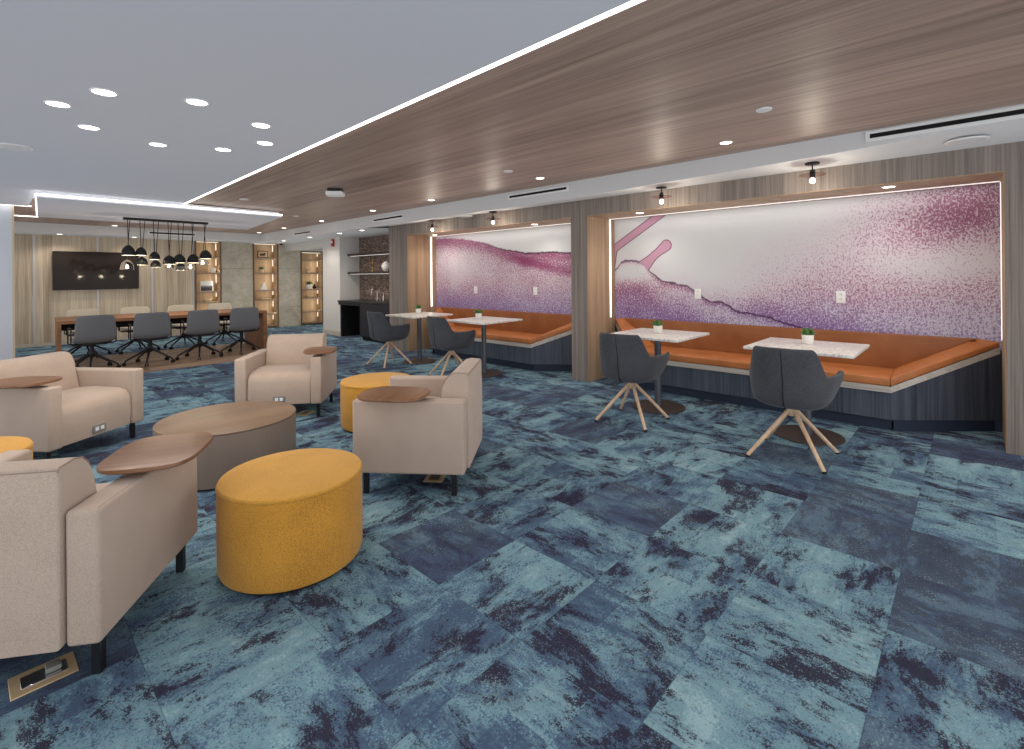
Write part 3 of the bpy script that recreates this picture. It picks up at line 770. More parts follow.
LB = dup(LC, (2.136, 5.188, 0), ang(-.625, -.78), 'beige lounge armchair facing the camera behind the low round wooden table')
for c in LB.children:
    if c.name.startswith('tablet') and 'pivot' not in c.name: c.location = (-.345, .15, 0); c.rotation_euler = (0, 0, .12); c.scale = (.88, 1, 1)
LA.location = (.395, 5.353, 0); LA.rotation_euler = (0, 0, ang(.597, -.802)); LA['label'] = 'beige lounge armchair cut by the left edge, in front of the white wall end'
LD = dup(LA, (.152, 2.705, 0), ang(.593, .805), 'beige lounge armchair seen from behind, closest to the camera')

LD.scale = (1, 1.05, 1)
# floor boxes in brass
def floor_box(x, y, rz, label, w=.085, h=.065, plug=False):
    t = thing('floor_outlet_box', label, 'floor outlet', (x, y, 0), rz, 'brass floor outlet boxes')
    b = bmesh.new(); box(b, (-w, -h, 0), (w, h, .005), .002, 1); link('cover_plate', b, M['brass'], t)
    b = bmesh.new(); box(b, (-w * .68, -h * .55, .005), (w * .72, h * .5, .008), .001, 1); lid = link('lid', b, M['chrome' if plug else 'brass_dark'], t)
    if plug:
        b = bmesh.new(); box(b, (w * .05, -h * .3, .008), (w * .55, h * .38, .026), .006, 2); link('plug', b, M['grey'], t)
    return t
floor_box(.123, 2.372, .03, 'brass floor outlet with a grey plug, under the armchair closest to the camera', .085, .066, True)
floor_box(2.19, 4.95, .67, 'brass floor outlet under the armchair that faces the camera')
floor_box(2.09, 2.70, .67, 'brass floor outlet under the armchair shown in side view')

# ------------------------------------------------------------------ ottomans and low table
def make_ottoman():
    t = thing('round_ottoman', '', 'ottoman', group='mustard round ottomans')
    r, h = .326, .426
    b = bmesh.new(); lathe(b, [(0, 0), (r - .03, 0), (r - .03, .0135), (0, .0135)], 56); link('base_ring', b, M['rubber'], t)
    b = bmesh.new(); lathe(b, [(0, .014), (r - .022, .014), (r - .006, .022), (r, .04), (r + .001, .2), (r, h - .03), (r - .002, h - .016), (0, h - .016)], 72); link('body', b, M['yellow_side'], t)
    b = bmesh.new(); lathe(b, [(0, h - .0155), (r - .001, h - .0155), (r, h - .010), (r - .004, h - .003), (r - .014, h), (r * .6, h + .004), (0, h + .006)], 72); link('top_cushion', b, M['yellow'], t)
    b = bmesh.new()
    tube(b, [((r + .0005) * math.cos(a), (r + .0005) * math.sin(a), h - .0165) for a in [2 * PI * k / 72 for k in range(73)]], .003, 6); link('piping', b, M['yellow_pipe'], t)
    return t
O0 = make_ottoman(); O0.location = (1.024, 2.458, 0); O0['label'] = 'mustard yellow round ottoman closest to the camera, standing free on the carpet'
dup(O0, (2.481, 4.068, 0), .4, 'mustard yellow round ottoman half hidden behind the side-view armchair')
dup(O0, (-.151, 4.09, 0), 1.1, 'mustard yellow round ottoman cut by the left edge behind the nearest armchair')
t = thing('coffee_table', 'low round drum table in taupe wood between the armchairs', 'coffee table', (1.2, 3.99, 0))
b = bmesh.new(); lathe(b, [(0, 0), (.425, 0), (.425, .0145), (0, .0145)], 72); link('base_ring', b, M['rubber'], t)
b = bmesh.new(); lathe(b, [(0, .015), (.447, .015), (.45, .02), (.45, .352), (.448, .3535), (0, .3535)], 96); link('drum', b, M['wood_coffee_side'], t)
b = bmesh.new(); lathe(b, [(0, .354), (.449, .354), (.451, .357), (.4505, .3635), (.447, .366), (0, .366)], 96); link('tabletop', b, M['wood_coffee'], t)

# ------------------------------------------------------------------ conference table and task chairs
t = thing('conference_table', 'long brown wooden conference table with slab ends under the pendant cluster', 'table', (2.22, 10.62, .006), -.05)
x0, x1, y0, y1, zt = -1.49, 1.49, -.60, .60, .740
b = bmesh.new(); box(b, (x0, y0, zt - .05), (x1, y1, zt), .003, 1); link('tabletop', b, M['wood_table'], t)
for xa, xb in ((x0, x0 + .05), (x1 - .07, x1)):
    b = bmesh.new(); box(b, (xa, y0, 0), (xb, y1, zt - .0505), .003, 1); link('end_slab', b, M['wood_table'], t)
b = bmesh.new(); box(b, (x0 + .055, -.42, zt - .16), (1.415, -.38, zt - .0505)); link('apron', b, M['void'], t, smooth=False)
b = bmesh.new(); box(b, (x0 + .055, .38, zt - .16), (1.415, .42, zt - .0505)); link('apron', b, M['void'], t, smooth=False)

def make_task(matn):
    """faces +y."""
    t = thing('conference_chair', '', 'chair', group='conference chairs around the long table')
    # one curved shell: seat running up into the back
    prof = [(.22, .445), (.19, .462), (.10, .460), (0, .445), (-.10, .435), (-.165, .445), (-.205, .49), (-.225, .57), (-.24, .68), (-.255, .80), (-.262, .845)]
    hw = [.20, .225, .235, .24, .245, .247, .248, .245, .238, .225, .205]
    b = bmesh.new(); rows = []
    nx = 12
    for (y, z), w in zip(prof, hw):
        row = []
        for i in range(nx + 1):
            f = -1 + 2 * i / nx
            back = max(0, min(1, (z - .45) / .3)) if y < -.15 else 0
            row.append(b.verts.new((f * w, y + back * .05 * f * f, z + (0 if back else .03 * abs(f) ** 3) - .015 * back * (abs(f) ** 4))))
        rows.append(row)
    for A, B in zip(rows, rows[1:]):
        for i in range(nx): b.faces.new((A[i], A[i + 1], B[i + 1], B[i]))
    o = link('seat_shell', b, M[matn], t, ang=80)
    m = o.modifiers.new('thick', 'SOLIDIFY'); m.thickness = .03; m.offset = 1
    m = o.modifiers.new('soft', 'SUBSURF'); m.levels = 1; m.render_levels = 1
    b = bmesh.new(); box(b, (-.16, -.15, .385), (.16, .16, .412), .01, 2); cyl(b, (0, 0, .30), (0, 0, .39), .028, .03, 16); link('seat_mount', b, M['black'], t)
    for s in (-1, 1):
        b = bmesh.new(); X = s * .265
        tube(b, [(s * .15, .06, .40), (s * .235, .06, .40), (X, .06, .42), (X, .065, .60), (X, .055, .64), (X, .03, .65), (X, -.10, .65), (X, -.125, .64), (X, -.13, .60), (X, -.12, .42), (s * .235, -.12, .40), (s * .15, -.12, .40)], .009, 8)
        link('armrest', b, M['black'], t)
    b = bmesh.new(); lathe(b, [(0, .19), (.03, .19), (.042, .215), (.04, .27), (.026, .30), (0, .30)], 20); hub = link('swivel_hub', b, M['black'], t)
    for i in range(5):
        a = PI / 2 + i * 2 * PI / 5 + .35; c, s = math.cos(a), math.sin(a)
        b = bmesh.new(); tube(b, [(c * .02, s * .02, .245), (c * .16, s * .16, .165), (c * .30, s * .30, .088), (c * .325, s * .325, .07), (c * .33, s * .33, .05)], [.019, .016, .013, .012, .011], 10)
        sp = link('base_spoke', b, M['black'], t)
        b = bmesh.new(); tx, ty = -s, c
        for k in (-1, 1):
            p = Vector((c * .335 + tx * .013 * k, s * .335 + ty * .013 * k, .0265)); q = p + Vector((tx, ty, 0)) * .009 * k
            cyl(b, p, q, .0262, .0262, 18)
        cyl(b, (c * .335 - tx * .014, s * .335 - ty * .014, .0265), (c * .335 + tx * .014, s * .335 + ty * .014, .0265), .007, .007, 8)
        link('caster', b, M['rubber'], sp)
    return t
G0 = make_task('grey_shell'); W0 = make_task('cream')
nlab = ['leftmost of the four', 'second from left of the four', 'third from left of the four', 'rightmost of the four']
gx = [(1.07, 9.77, .10), (1.785, 9.74, -.03), (2.495, 9.76, .0), (3.17, 9.80, -.06)]
for i, (x, y, rz) in enumerate(gx):
    lab = nlab[i] + ' grey conference chairs backing onto the lounge'
    if i == 0: G0.location = (x, y, .006); G0.rotation_euler = (0, 0, rz); G0['label'] = lab
    else: dup(G0, (x, y, .006), rz, lab)
wx = [(1.18, 11.55, PI + .05), (1.92, 11.55, PI - .04), (2.68, 11.55, PI), (3.40, 11.55, PI + .06)]
for i, (x, y, rz) in enumerate(wx):
    lab = nlab[i] + ' cream conference chairs on the television side of the table'
    z = .006 if False else 0
    if i == 0: W0.location = (x, y, 0); W0.rotation_euler = (0, 0, rz); W0['label'] = lab
    else: dup(W0, (x, y, 0), rz, lab)

# ------------------------------------------------------------------ pendant cluster
t = thing('pendant_cluster', 'black bar ceiling fixture with fourteen black and clear dome pendants over the long table', 'chandelier', (0, 0, 0))
b = bmesh.new(); box(b, (1.54, 10.255, PZ - .038), (2.775, 10.345, PZ - .0005), .003, 1); link('canopy_bar', b, M['black'], t)
pend = [(1.588, 1.94, 1.77, 0), (1.757, 1.912, 1.774, 0), (1.944, 1.842, 1.708, 0), (2.153, 1.783, 1.628, 0), (2.303, 1.811, 1.654, 0), (2.514, 1.816, 1.657, 0), (2.708, 1.896, 1.734, 0),
        (1.602, 1.707, 1.534, 1), (1.808, 1.757, 1.617, 0), (2.001, 1.695, 1.578, 0), (2.19, 1.672, 1.56, 1), (2.375, 1.659, 1.524, 0), (2.524, 1.661, 1.536, 1), (2.721, 1.764, 1.62, 1)]
for i, (x, zt_, zb, clear) in enumerate(pend):
    y = 10.265 if i < 7 else 10.335
    yl = 10.19 if i < 7 else 10.41
    zt_ = max(zt_, zb + .125); h = zt_ - zb; R_ = .095 if h > .14 else .08
    b = bmesh.new(); xo = x + (.03 if i > 6 else 0)
    tube(b, [(xo, y, PZ - .036), (xo, y + (yl - y) * .2, PZ - .08), (x, yl, zt_)], .0055, 6); cord = link('cord', b, M['black'], t)
    prof = [(.010, zt_), (.022, zt_ - .004), (R_ * .55, zt_ - h * .16), (R_ * .82, zt_ - h * .38), (R_ * .97, zt_ - h * .65), (R_, zb)]
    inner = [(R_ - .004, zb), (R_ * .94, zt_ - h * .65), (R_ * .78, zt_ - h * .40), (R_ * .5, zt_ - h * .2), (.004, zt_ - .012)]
    b = bmesh.new(); lathe(b, prof + [(R_ - .004, zb)], 28, (x, yl, 0)); sh = link('lamp_shade', b, M['glass'] if clear else M['black'], t)
    if clear: sh['label'] = 'clear glass dome shade'
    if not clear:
        b = bmesh.new(); lathe(b, inner, 28, (x, yl, 0)); link('shade_lining', b, M['shade_in_glow'], sh)
    b = bmesh.new(); lathe(b, [(0, -.018), (.013, -.015), (.019, 0), (.017, .014), (.011, .028), (.010, .05), (0, .05)], 18, (x, yl, zb + .035)); link('bulb', b, M['bulb'], sh)
t['label'] = 'black bar fixture with a cluster of dome pendants above the long table'

# ------------------------------------------------------------------ television
t = thing('television', 'large black flat television on the wood panelled wall', 'television', (1.643, FAR - .0005, 1.565))
b = bmesh.new(); box(b, (-.55, -.035, -.25), (.55, 0, .25)); link('wall_mount', b, M['black'], t)
b = bmesh.new(); box(b, (-.725, -.085, -.412), (.725, -.0355, .412), .004, 1); link('bezel', b, M['black'], t)
b = bmesh.new(); box(b, (-.712, -.0865, -.392), (.712, -.0845, .402)); link('screen', b, plain('tv_screen', rgb(46, 38, 34), .06, spec=.10), t, smooth=False)

# ------------------------------------------------------------------ lit shelf niches in the far wall
def niche(x0, x1, zt, shelves, label):
    t = thing('shelf_niche', label, 'bookcase', ((x0 + x1) / 2, FAR, 0), 0, 'lit shelving niches in the far wall')
    hw = (x1 - x0) / 2 - .002; fw = .035; d = .325
    b = bmesh.new()
    box(b, (-hw, -.012, .02), (-hw + fw, d, zt)); box(b, (hw - fw, -.012, .02), (hw, d, zt)); box(b, (-hw + fw, -.012, zt - fw), (hw - fw, d, zt)); box(b, (-hw + fw, -.012, .02), (hw - fw, d, .055))
    link('frame', b, M['wood_frame'], t, smooth=False)
    b = bmesh.new(); box(b, (-hw + fw, d - .02, .055), (hw - fw, d, zt - fw)); link('back_panel', b, M['wood_shelf'], t, smooth=False)
    b = bmesh.new(); box(b, (-hw + fw, .012, .055), (-hw + fw + .004, d - .0205, zt - fw)); box(b, (hw - fw - .004, .012, .055), (hw - fw, d - .0205, zt - fw)); link('side_lining', b, M['wood_shelf'], t, smooth=False)
    for z in shelves:
        b = bmesh.new(); box(b, (-hw + fw + .0045, .01, z - .042), (hw - fw - .0045, d - .0205, z)); link('shelf', b, M['wood_board'], t, smooth=False)
    edges = sorted([.055] + list(shelves) + [zt - fw + .032])
    for a, c in zip(edges, edges[1:]):
        b = bmesh.new(); box(b, (hw - fw - .014, d - .050, a + (c - a) * .45), (hw - fw - .006, d - .036, c - .05)); link('light_strip', b, M['led_warm'], t, smooth=False)
    b = bmesh.new(); box(b, (-hw + fw + .02, .03, zt - fw - .008), (hw - fw - .03, .045, zt - fw - .0005)); link('light_strip', b, M['led_warm'], t, smooth=False)
    area(((x0 + x1) / 2 + hw - fw - .03, FAR + .10, zt / 2), (0, math.radians(90), 0), zt - .25, .03, 5.5, (1, .88, .72))
    return t
SH = [.395, .778, 1.047, 1.52, 1.92]
niche(*NICHES[0], 2.33, SH, 'lit wooden shelf niche right of the television, partly behind the conference chairs')
niche(*NICHES[1], 2.33, SH, 'lit wooden shelf niche between the two stone slab panels')
niche(*NICHES[2], 2.13, [.394, .783, 1.037, 1.518, 1.898], 'shorter lit wooden shelf niche under the corridor header')
yS = FAR + .12
def pot(name, label, cat, x, z, prof, mat, group=None):
    b = bmesh.new(); lathe(b, prof, 24); o = link(name, b, mat, loc=(x, yS, z + .0005)); return tag(o, label, cat, group)
# first niche
b = bmesh.new(); box(b, (-.055, -.03, 0), (.055, .03, .12), .006, 2); tag(link('ceramic_block', b, M['offwhite'], loc=(3.94, yS, 1.5205)), 'small white block ornament on the upper shelf of the niche beside the television', 'ornament')
t = thing('photo_print', 'grey and white mountain photograph leaning on the shelf beside the television', 'picture', (3.80, yS + .02, 1.0475))
b = bmesh.new(); box(b, (-.14, 0, 0), (.14, .015, .26), .002, 1); link('frame', b, M['white'], t)
b = bmesh.new(); box(b, (-.13, -.002, .01), (.13, .0, .25)); link('print', b, M['photo'], t, smooth=False)
pot('ceramic_bowl', 'cream bowl on the lower shelf of the niche beside the television', 'bowl', 3.80, .778, [(0, 0), (.05, 0), (.09, .04), (.105, .085), (.098, .085), (.08, .045), (0, .02)], M['terracotta'])
# second niche
t = thing('picture_frame', 'brown framed picture on the top shelf of the middle niche', 'picture', (5.16, yS + .02, 1.9205))
b = bmesh.new(); box(b, (-.14, 0, 0), (.14, .02, .20), .003, 1); link('frame', b, M['brown'], t)
b = bmesh.new(); box(b, (-.115, -.002, .025), (.115, .0005, .175)); link('mount', b, plain('picture_cream', rgb(206, 180, 150), .6), t, smooth=False)
b = bmesh.new(); box(b, (-.075, -.004, .06), (.055, -.0015, .125)); box(b, (.03, -.004, .09), (.08, -.0015, .14)); link('print', b, M['brown'], t, smooth=False)
def shelf_plant(x, z, label, big, potmat):
    t = thing('shelf_plant', label, 'plant', (x, yS, z + .0005))
    s = 1.5 if big else 1.0
    b = bmesh.new(); lathe(b, [(0, 0), (.045 * s, 0), (.055 * s, .09 * s), (.048 * s, .09 * s), (.045 * s, .07 * s), (0, .07 * s)], 20); link('pot', b, potmat, t)
    b = bmesh.new(); rnd = random.Random(int(x * 100))
    for k in range(46):
        az = rnd.random() * 2 * PI; tl = rnd.uniform(.1, 1.2); L = rnd.uniform(.07, .13) * s
        d = Vector((math.cos(az) * math.sin(tl), math.sin(az) * math.sin(tl) * .6, math.cos(tl))); sd = d.cross(Vector((0, 0, 1))).normalized() * .018 * s
        p = Vector((0, 0, .07 * s)); q = p + d * L
        vs = [b.verts.new(p), b.verts.new(p + d * L * .55 + sd), b.verts.new(q), b.verts.new(p + d * L * .55 - sd)]
        b.faces.new(vs)
    link('leaves', b, M['leaf'], t)
shelf_plant(5.12, 1.52, 'small green plant in a pale pot on the middle niche, below the framed picture', False, M['terracotta'])
b = bmesh.new(); A = [b.verts.new(p) for p in [(-.10, -.05, 0), (.09, -.05, 0), (.09, .05, 0), (-.10, .05, 0)]]; Bv = [b.verts.new(p) for p in [(.005, -.012, .21), (.035, -.012, .21), (.035, .012, .21), (.005, .012, .21)]]
b.faces.new(A[::-1]); b.faces.new(Bv)
for i in range(4): b.faces.new((A[i], A[(i + 1) % 4], Bv[(i + 1) % 4], Bv[i]))
tag(link('white_sculpture', b, M['offwhite'], smooth=False, loc=(5.16, yS, 1.0475)), 'white pointed sculpture on the middle shelf of the middle niche', 'sculpture')
pot('shallow_tray', 'pale shallow tray on the lower shelf of the middle niche', 'tray', 5.16, .778, [(0, 0), (.11, 0), (.15, .03), (.145, .034), (.10, .010), (0, .008)], M['terracotta'])
# third niche
t = thing('ceramic_sculpture', 'cream rounded ornament on the upper shelf of the shorter niche', 'ornament', (6.40, yS, 1.5185))
b = bmesh.new(); lathe(b, [(0, 0), (.04, 0), (.045, .02), (.02, .04), (.06, .07), (.10, .12), (.085, .155), (.04, .165), (0, .165)], 24); link('body', b, M['terracotta'], t)
shelf_plant(6.43, 1.037, 'leafy green plant in a white pot on the shorter niche', True, M['offwhite'])
pot('black_vase', 'small black vase beside the leafy plant on the shorter niche', 'vase', 6.60, 1.037, [(0, 0), (.04, 0), (.06, .05), (.045, .09), (.02, .11), (.024, .14), (.016, .14), (0, .13)], M['void'])
pot('cream_bowl', 'cream bowl on the lower shelf of the shorter niche', 'bowl', 6.42, .783, [(0, 0), (.06, 0), (.10, .04), (.12, .075), (.112, .075), (.09, .04), (0, .015)], M['terracotta'])

# ------------------------------------------------------------------ kitchenette
t = thing('kitchen_counter', 'black kitchenette counter with an open knee space at its left', 'kitchen counter', (0, 0, 0))
b = bmesh.new(); box(b, (5.53, 8.185, .80), (6.098, 10.745, .84), .003, 1); top = link('worktop', b, M['counter'], t)
b = bmesh.new(); box(b, (5.55, 8.185, .09), (6.098, 9.76, .7995)); link('cabinet', b, M['cabinet'], t, smooth=False)
for ya, yb in ((8.20, 8.97), (8.98, 9.75)):
    b = bmesh.new(); box(b, (5.535, ya, .10), (5.5495, yb, .785), .002, 1); link('door', b, M['cabinet'], t)
b = bmesh.new(); box(b, (5.60, 8.185, 0), (6.098, 9.755, .0895)); link('toe_kick', b, M['void'], t, smooth=False)
b = bmesh.new(); box(b, (5.55, 9.761, .74), (5.58, 10.745, .7995)); link('apron', b, M['cabinet'], t, smooth=False)
b = bmesh.new(); box(b, (6.02, 9.761, 0), (6.098, 10.745, .7995)); box(b, (5.60, 10.68, 0), (6.015, 10.745, .7995)); link('knee_space_lining', b, M['void'], t, smooth=False)
t = thing('kitchen_tap', 'chrome gooseneck tap on the black counter', 'tap', (5.95, 9.72, .8405))
b = bmesh.new(); lathe(b, [(0, 0), (.028, 0), (.028, .01), (.014, .014), (.014, .05), (0, .05)], 20); link('base', b, M['chrome'], t)
b = bmesh.new(); tube(b, [(0, 0, .04), (0, 0, .22)] + [(-.07 + .07 * math.cos(a), 0, .22 + .07 * math.sin(a)) for a in [PI * k / 10 for k in range(11)]] + [(-.14, 0, .17)], .010, 12); link('spout', b, M['chrome'], t)
b = bmesh.new(); tube(b, [(.0, .012, .045), (0, .05, .06), (0, .085, .085)], .006, 8); link('lever', b, M['chrome'], t)
b = bmesh.new(); lathe(b, [(0, 0), (.02, 0), (.02, .12), (.008, .13), (.008, .19), (.012, .195), (0, .20)], 18); tag(link('soap_dispenser', b, M['chrome'], loc=(5.98, 9.52, .8405)), 'slim chrome dispenser beside the tap on the black counter', 'dispenser')
for z, nm in ((1.915, 'upper'), (1.495, 'lower')):
    t = thing('floating_shelf', '%s dark floating shelf on the mosaic wall' % nm, 'shelf', (0, 0, 0), group='floating shelves over the counter')
    b = bmesh.new(); box(b, (5.79, 8.185, z - .05), (6.098, 10.745, z), .002, 1); link('board', b, plain('dark_shelf_wood', rgb(58, 48, 44), .5), t)
    b = bmesh.new(); box(b, (5.84, 8.3, z - .056), (5.855, 10.70, z - .0505)); link('light_strip', b, M['led_dim'], t, smooth=False)
b = bmesh.new(); lathe(b, [(0, 0), (.045, 0), (.045, .01), (.012, .02), (.010, .12), (.03, .14), (.012, .16), (.012, .24), (.02, .25), (.02, .27), (0, .27)], 20)
tag(link('gold_candlestick', b, M['gold'], loc=(5.98, 9.95, 1.4955)), 'gold candlestick on the lower floating shelf', 'candlestick')
t = thing('round_vase', 'white globe vase at the right end of the lower floating shelf', 'vase', (5.95, 9.36, 1.4955))
b = bmesh.new(); lathe(b, [(r_ * .7, z_ * .7) for r_, z_ in [(0, 0), (.05, 0), (.10, .04), (.135, .12), (.135, .18), (.10, .255), (.05, .29), (.04, .31), (.032, .31), (0, .29)]], 32); link('body', b, M['offwhite'], t)

# ------------------------------------------------------------------ ceiling fixtures
def make_downlight(r, lens):
    t = thing('recessed_downlight', '', 'downlight')
    b = bmesh.new(); lathe(b, [(r * .8, -.0005), (r * .82, -.004), (r * .95, -.005), (r, -.001), (r, .001), (r * .8, .001)], 32); link('trim_ring', b, M['white'], t)
    b = bmesh.new(); lathe(b, [(0, -.0035), (r * .8, -.0035), (r * .8, .0), (0, .0)], 32); link('lens', b, lens, t)
    return t
def spot(x, y, z, power, color=(1, .93, .84), size=math.radians(150), r=.08, blend=.6):
    l = bpy.data.lights.new('downlight_lamp', 'SPOT'); l.energy = power * 1.6; l.color = color; l.spot_size = size; l.spot_blend = blend; l.shadow_soft_size = r
    o = bpy.data.objects.new('downlight_lamp', l); COL.objects.link(o); o.location = (x, y, z); return o
D0 = make_downlight(.069, M['lens']); first = [True]
def put(D, x, y, z, label, group):
    if D.get('used'):
        return dup(D, (x, y, z), 0, label, group)
    D['used'] = 1; D.location = (x, y, z); D['label'] = label; D['group'] = group; return D
WL = [(.307, 4.203, 'outermost left light of the scattered group in the white ceiling'), (.475, 3.747, 'upper left light of the scattered group in the white ceiling'), (.508, 4.69, 'lower left light of the scattered group in the white ceiling'),
      (.904, 3.549, 'largest looking light of the scattered group, top middle of the white ceiling'), (.965, 4.902, 'lower middle light of the scattered group in the white ceiling'), (1.39, 4.705, 'lower light left of the close pair in the white ceiling'),
      (1.362, 3.765, 'upper light of the close pair near the long light line'), (1.564, 4.241, 'lower light of the close pair near the long light line')]
for x, y, lab in WL:
    put(D0, x, y, CE - .0125, lab, 'downlights in the white ceiling'); spot(x, y, CE - .03, 15)
D1 = make_downlight(.055, M['lens_warm'])
TL = [(4.323, 1.534, 'timber ceiling downlight nearest the right side, above the nearer bench'), (4.36, 3.634, 'timber ceiling downlight above the pier between the murals'), (4.46, 5.80, 'timber ceiling downlight in front of the farther mural'),
      (4.46, 7.40, 'timber ceiling downlight near the kitchenette end of the bench wall'), (4.55, 9.46, 'timber ceiling downlight before the shelf niches'), (4.58, 11.354, 'timber ceiling downlight beside the middle shelf niche'), (4.60, 12.9, 'timber ceiling downlight farthest along the soffit'), (1.82, 13.10, 'timber ceiling downlight before the television wall')]
for x, y, lab in TL:
    put(D1, x, y, CE - .0005, lab, 'downlights in the timber ceiling'); spot(x, y, CE - .02, 12, size=math.radians(105), blend=.8)
def und(y): return 2.29
UL = [(5.05, 9.7, 'soffit downlight left of the kitchenette shelves'), (5.05, 8.79, 'soffit downlight right above the kitchenette counter'), (5.05, 11.1, 'soffit downlight beside the column with the red alarm'), (5.05, 12.55, 'soffit downlight nearest the security camera')]
for x, y, lab in UL:
    put(D1, x, y, 2.298, lab, 'downlights under the soffit'); spot(x, y, 2.27, 16)
NL = [(5.47, 2.978, 'niche downlight over the left table of the nearer bench'), (5.45, .538, 'niche downlight over the right end of the nearer bench'), (5.57, 7.15, 'niche downlight over the left end of the farther bench'), (5.53, 4.722, 'niche downlight over the right end of the farther bench')]
for x, y, lab in NL:
    put(D1, x, y, HEAD - .0065, lab, 'downlights in the niche tops'); spot(x, y, HEAD - .03, 10, blend=.8)
for x, y, lab in ((1.00, 13.62, 'wall soffit downlight above the left corner of the television'), (2.23, 13.62, 'wall soffit downlight above the right corner of the television')):
    put(D1, x, y, 2.3095, lab, 'downlights above the television'); spot(x, y, 2.29, 16)

# flush lamps above the cafe tables
def make_flush():
    t = thing('flush_pendant', '', 'pendant light', group='small black lamps under the soffit')
    b = bmesh.new(); lathe(b, [(0, 0), (.055, 0), (.058, -.006), (.054, -.014), (0, -.016)], 28); link('canopy', b, M['black'], t)
    b = bmesh.new(); cyl(b, (0, 0, -.0165), (0, 0, -.06), .006, .006, 10); link('stem', b, M['black'], t)
    b = bmesh.new(); lathe(b, [(0, -.06), (.018, -.06), (.021, -.066), (.021, -.115), (.016, -.13), (0, -.13)], 20); link('socket', b, M['black'], t)
    b = bmesh.new(); lathe(b, [(.022, -.088), (.06, -.092), (.105, -.103), (.107, -.108), (.102, -.107), (.06, -.097), (.022, -.093)], 40); link('glass_shade', b, M['smoke_glass'], t)
    b = bmesh.new(); lathe(b, [(0, -.1305), (.012, -.133), (.022, -.15), (.022, -.165), (.012, -.178), (0, -.181)], 20); link('bulb', b, M['bulb'], t)
    return t
FL = make_flush()
for i, (x, y) in enumerate([(4.985, 1.03), (5.0, 2.46), (5.06, 5.12), (5.10, 6.61)]):
    z = [2.349, 2.322, 2.314, 2.314][i]; lab = 'small black ceiling lamp with glass disc above the ' + tabw[i]
    if i == 0: FL.location = (x, y, z); FL['label'] = lab
    else: dup(FL, (x, y, z), 0, lab)
    l = bpy.data.lights.new('bulb_lamp', 'POINT'); l.energy = 5; l.color = (1, .88, .72); l.shadow_soft_size = .05
    o = bpy.data.objects.new('bulb_lamp', l); COL.objects.link(o); o.location = (x, y, z - .24)

# slot air vents
def vent(x, ya, yb, za, zb, label, axis='y', sl=0):
    t = thing('slot_air_vent', label, 'air vent', (0, 0, 0), group='slot air vents in the soffits')
    b = bmesh.new(); d = .008
    zm = (za + zb) / 2; hh = (zb - za) * .2
    if axis == 'y':
        box(b, (x - d, ya, za), (x, yb, zb), .002, 1); link('frame', b, M['white'], t)
        b = bmesh.new(); box(b, (x - d - .002, ya + .03, zm - hh), (x - d + .001, yb - .03, zm + hh)); link('slot', b, M['void'], t, smooth=False)
    else:
        box(b, (ya, x - d, za), (yb, x, zb), .002, 1); link('frame', b, M['white'], t)
        b = bmesh.new(); box(b, (ya + .03, x - d - .002, zm - hh), (yb - .03, x - d + .001, zm + hh)); link('slot', b, M['void'], t, smooth=False)
vent(4.750, -.75, .615, 2.405, 2.488, 'long slot air vent nearest the camera, above the nearer mural')
vent(4.797, 3.55, 4.56, 2.395, 2.465, 'slot air vent in the soffit above the timber pier')
vent(4.80, 7.00, 7.96, 2.365, 2.435, 'slot air vent in the soffit near the kitchenette')
vent(4.80, 10.48, 11.35, 2.335, 2.40, 'slot air vent in the soffit farthest from the camera')
vent(13.40, 2.436, 3.37, 2.365, 2.45, 'slot air vent above the television wall, behind the pendants', 'x')

# discs and devices
def disc(x, y, z, r, label, cat, group=None, name='ceiling_speaker'):
    t = thing(name, label, cat, (x, y, z), 0, group)
    b = bmesh.new(); lathe(b, [(0, -.008), (r * .85, -.008), (r * .95, -.006), (r, 0), (0, 0)], 36); link('grille', b, M['soffit'], t)
    b = bmesh.new(); lathe(b, [(r * .86, -.0085), (r * .92, -.0105), (r, -.006), (r, -.0005), (r * .86, -.0005)], 36); link('rim', b, M['white'], t)
disc(.152, 5.80, CE - .0125, .12, 'round white speaker in the white ceiling at the left edge', 'speaker')
disc(5.06, .03, 2.368, .13, 'round white speaker under the soffit at the right edge', 'speaker')
disc(5.07, 5.75, 2.312, .12, 'round white speaker under the soffit between the two farther lamps', 'speaker')
disc(3.629, 1.034, CE - .0005, .05, 'white detector disc in the timber ceiling nearest the camera', 'sprinkler', 'white discs in the timber ceiling', 'sprinkler_cover')
disc(3.82, 3.63, CE - .0005, .05, 'white detector disc in the timber ceiling above the pier', 'sprinkler', 'white discs in the timber ceiling', 'sprinkler_cover')
disc(2.492, 7.547, CE - .0005, .06, 'white detector disc beside the far end of the long light line', 'sprinkler', 'white discs in the timber ceiling', 'sprinkler_cover')
disc(3.85, 9.0, CE - .0005, .05, 'white detector disc in the timber ceiling beside the dropped panel corner', 'sprinkler', 'white discs in the timber ceiling', 'sprinkler_cover')
t = thing('ceiling_projector', 'white wedge-shaped device on a dark mount under the timber ceiling', 'projector', (3.02, 5.90, CE - .0005), -.75)
b = bmesh.new(); box(b, (-.085, -.05, -.04), (.085, .05, 0)); link('mount', b, M['black'], t, smooth=False)
b = bmesh.new(); pr = [(-.075, -.0405), (-.075, -.085), (.02, -.10), (.085, -.08), (.085, -.0405)]; prism_x(b, pr, -.10, .10, .006, 2); link('housing', b, M['white'], t)
t = thing('ceiling_camera', 'small dome security camera under the soffit corner', 'camera', (5.15, 12.95, 2.2985))
b = bmesh.new(); lathe(b, [(0, 0), (.06, 0), (.06, -.035), (.045, -.045), (0, -.045)], 24); link('housing', b, M['white'], t)
b = bmesh.new(); lathe(b, [(.042, -.0455), (.04, -.065), (.025, -.085), (0, -.09)], 24); link('dome', b, M['void'], t)
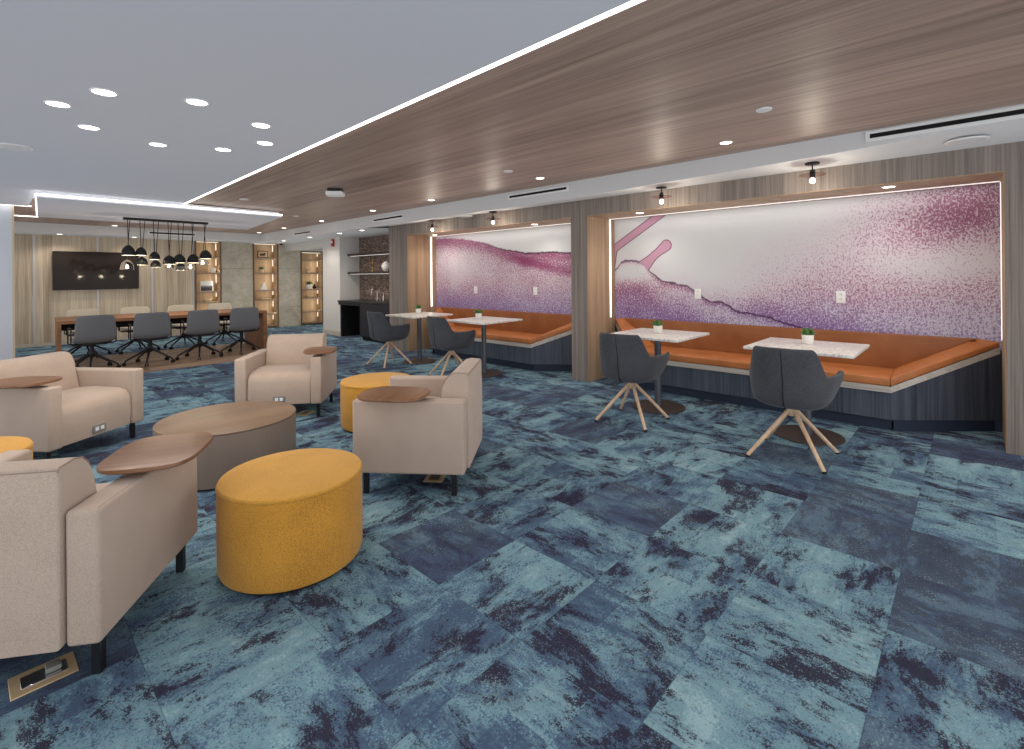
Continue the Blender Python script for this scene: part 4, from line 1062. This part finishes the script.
t = thing('mounted_fire_alarm', 'red fire alarm strobe on the column end beside the kitchenette', 'fire alarm', (5.5995, 11.05, 2.19))
b = bmesh.new(); box(b, (-.035, -.06, -.085), (0, .06, .085), .006, 2); link('body', b, M['red'], t)
b = bmesh.new(); box(b, (-.05, -.03, -.01), (-.0355, .03, .045), .006, 2); link('strobe', b, M['white'], t)
b = bmesh.new(); box(b, (-.038, -.04, -.06), (-.0355, .04, -.03)); link('sounder', b, plain('dark_red', rgb(120, 20, 26), .5), t, smooth=False)
# wall outlets on the murals
def outlet(y, z, label):
    t = thing('wall_outlet', label, 'outlet', (MX - .0005, y, z), 0, 'white outlets on the murals')
    b = bmesh.new(); box(b, (-.008, -.04, -.062), (0, .04, .062), .003, 2); link('cover_plate', b, M['white'], t)
    b = bmesh.new(); box(b, (-.0105, -.018, .006), (-.0082, .018, .044), .001, 1); box(b, (-.0105, -.018, -.044), (-.0082, .018, -.006), .001, 1); s = link('socket', b, M['offwhite'], t)
    b = bmesh.new()
    for zz in (.028, -.022):
        for yy in (-.007, .007): box(b, (-.0112, yy - .0015, zz - .007), (-.0104, yy + .0015, zz + .007))
    link('slot', b, M['void'], s, smooth=False)
outlet(2.453, 1.133, 'white outlet left of centre on the nearer mural')
outlet(.982, 1.13, 'white outlet right of centre on the nearer mural')
outlet(6.447, 1.127, 'white outlet left of centre on the farther mural')
outlet(5.058, 1.13, 'white outlet right of centre on the farther mural')

# ------------------------------------------------------------------ light
# added spots without fixtures outside the view, filling the room with light
for x, y in ((-1.2, 2.0), (-1.2, 5.0), (-1.2, 8.0), (.3, -1.2), (2.8, -1.6), (4.2, -1.2), (3.3, 0.2)):
    spot(x, y, CE - .03, 16)
# pendant bulbs over the table
for x in (1.7, 2.15, 2.6):
    l = bpy.data.lights.new('pendant_lamp', 'POINT'); l.energy = 7; l.color = (1, .84, .62); l.shadow_soft_size = .03
    o = bpy.data.objects.new('pendant_lamp', l); COL.objects.link(o); o.location = (x, 10.3, 1.45)
# cove light spilling over the murals
for a, c in (N2, N1):
    area((5.79, (a + c) / 2, HEAD - .03), (0, math.radians(-12), 0), .02, c - a - .2, 2.5, (1, .97, .94))
w = bpy.data.worlds.new('world'); S.world = w; w.use_nodes = True
bg = w.node_tree.nodes['Background']; bg.inputs[0].default_value = (.92, .95, 1.0, 1); bg.inputs[1].default_value = 1.75

S.view_settings.view_transform = 'Standard'
S.view_settings.look = 'None'
S.view_settings.exposure = -.06
S.cycles.use_denoising = True
S.cycles.use_fast_gi = True
S.cycles.fast_gi_method = 'ADD'
w.light_settings.ao_factor = .27
w.light_settings.distance = .9
S.cycles.max_bounces = 8
S.cycles.sample_clamp_indirect = 4.0
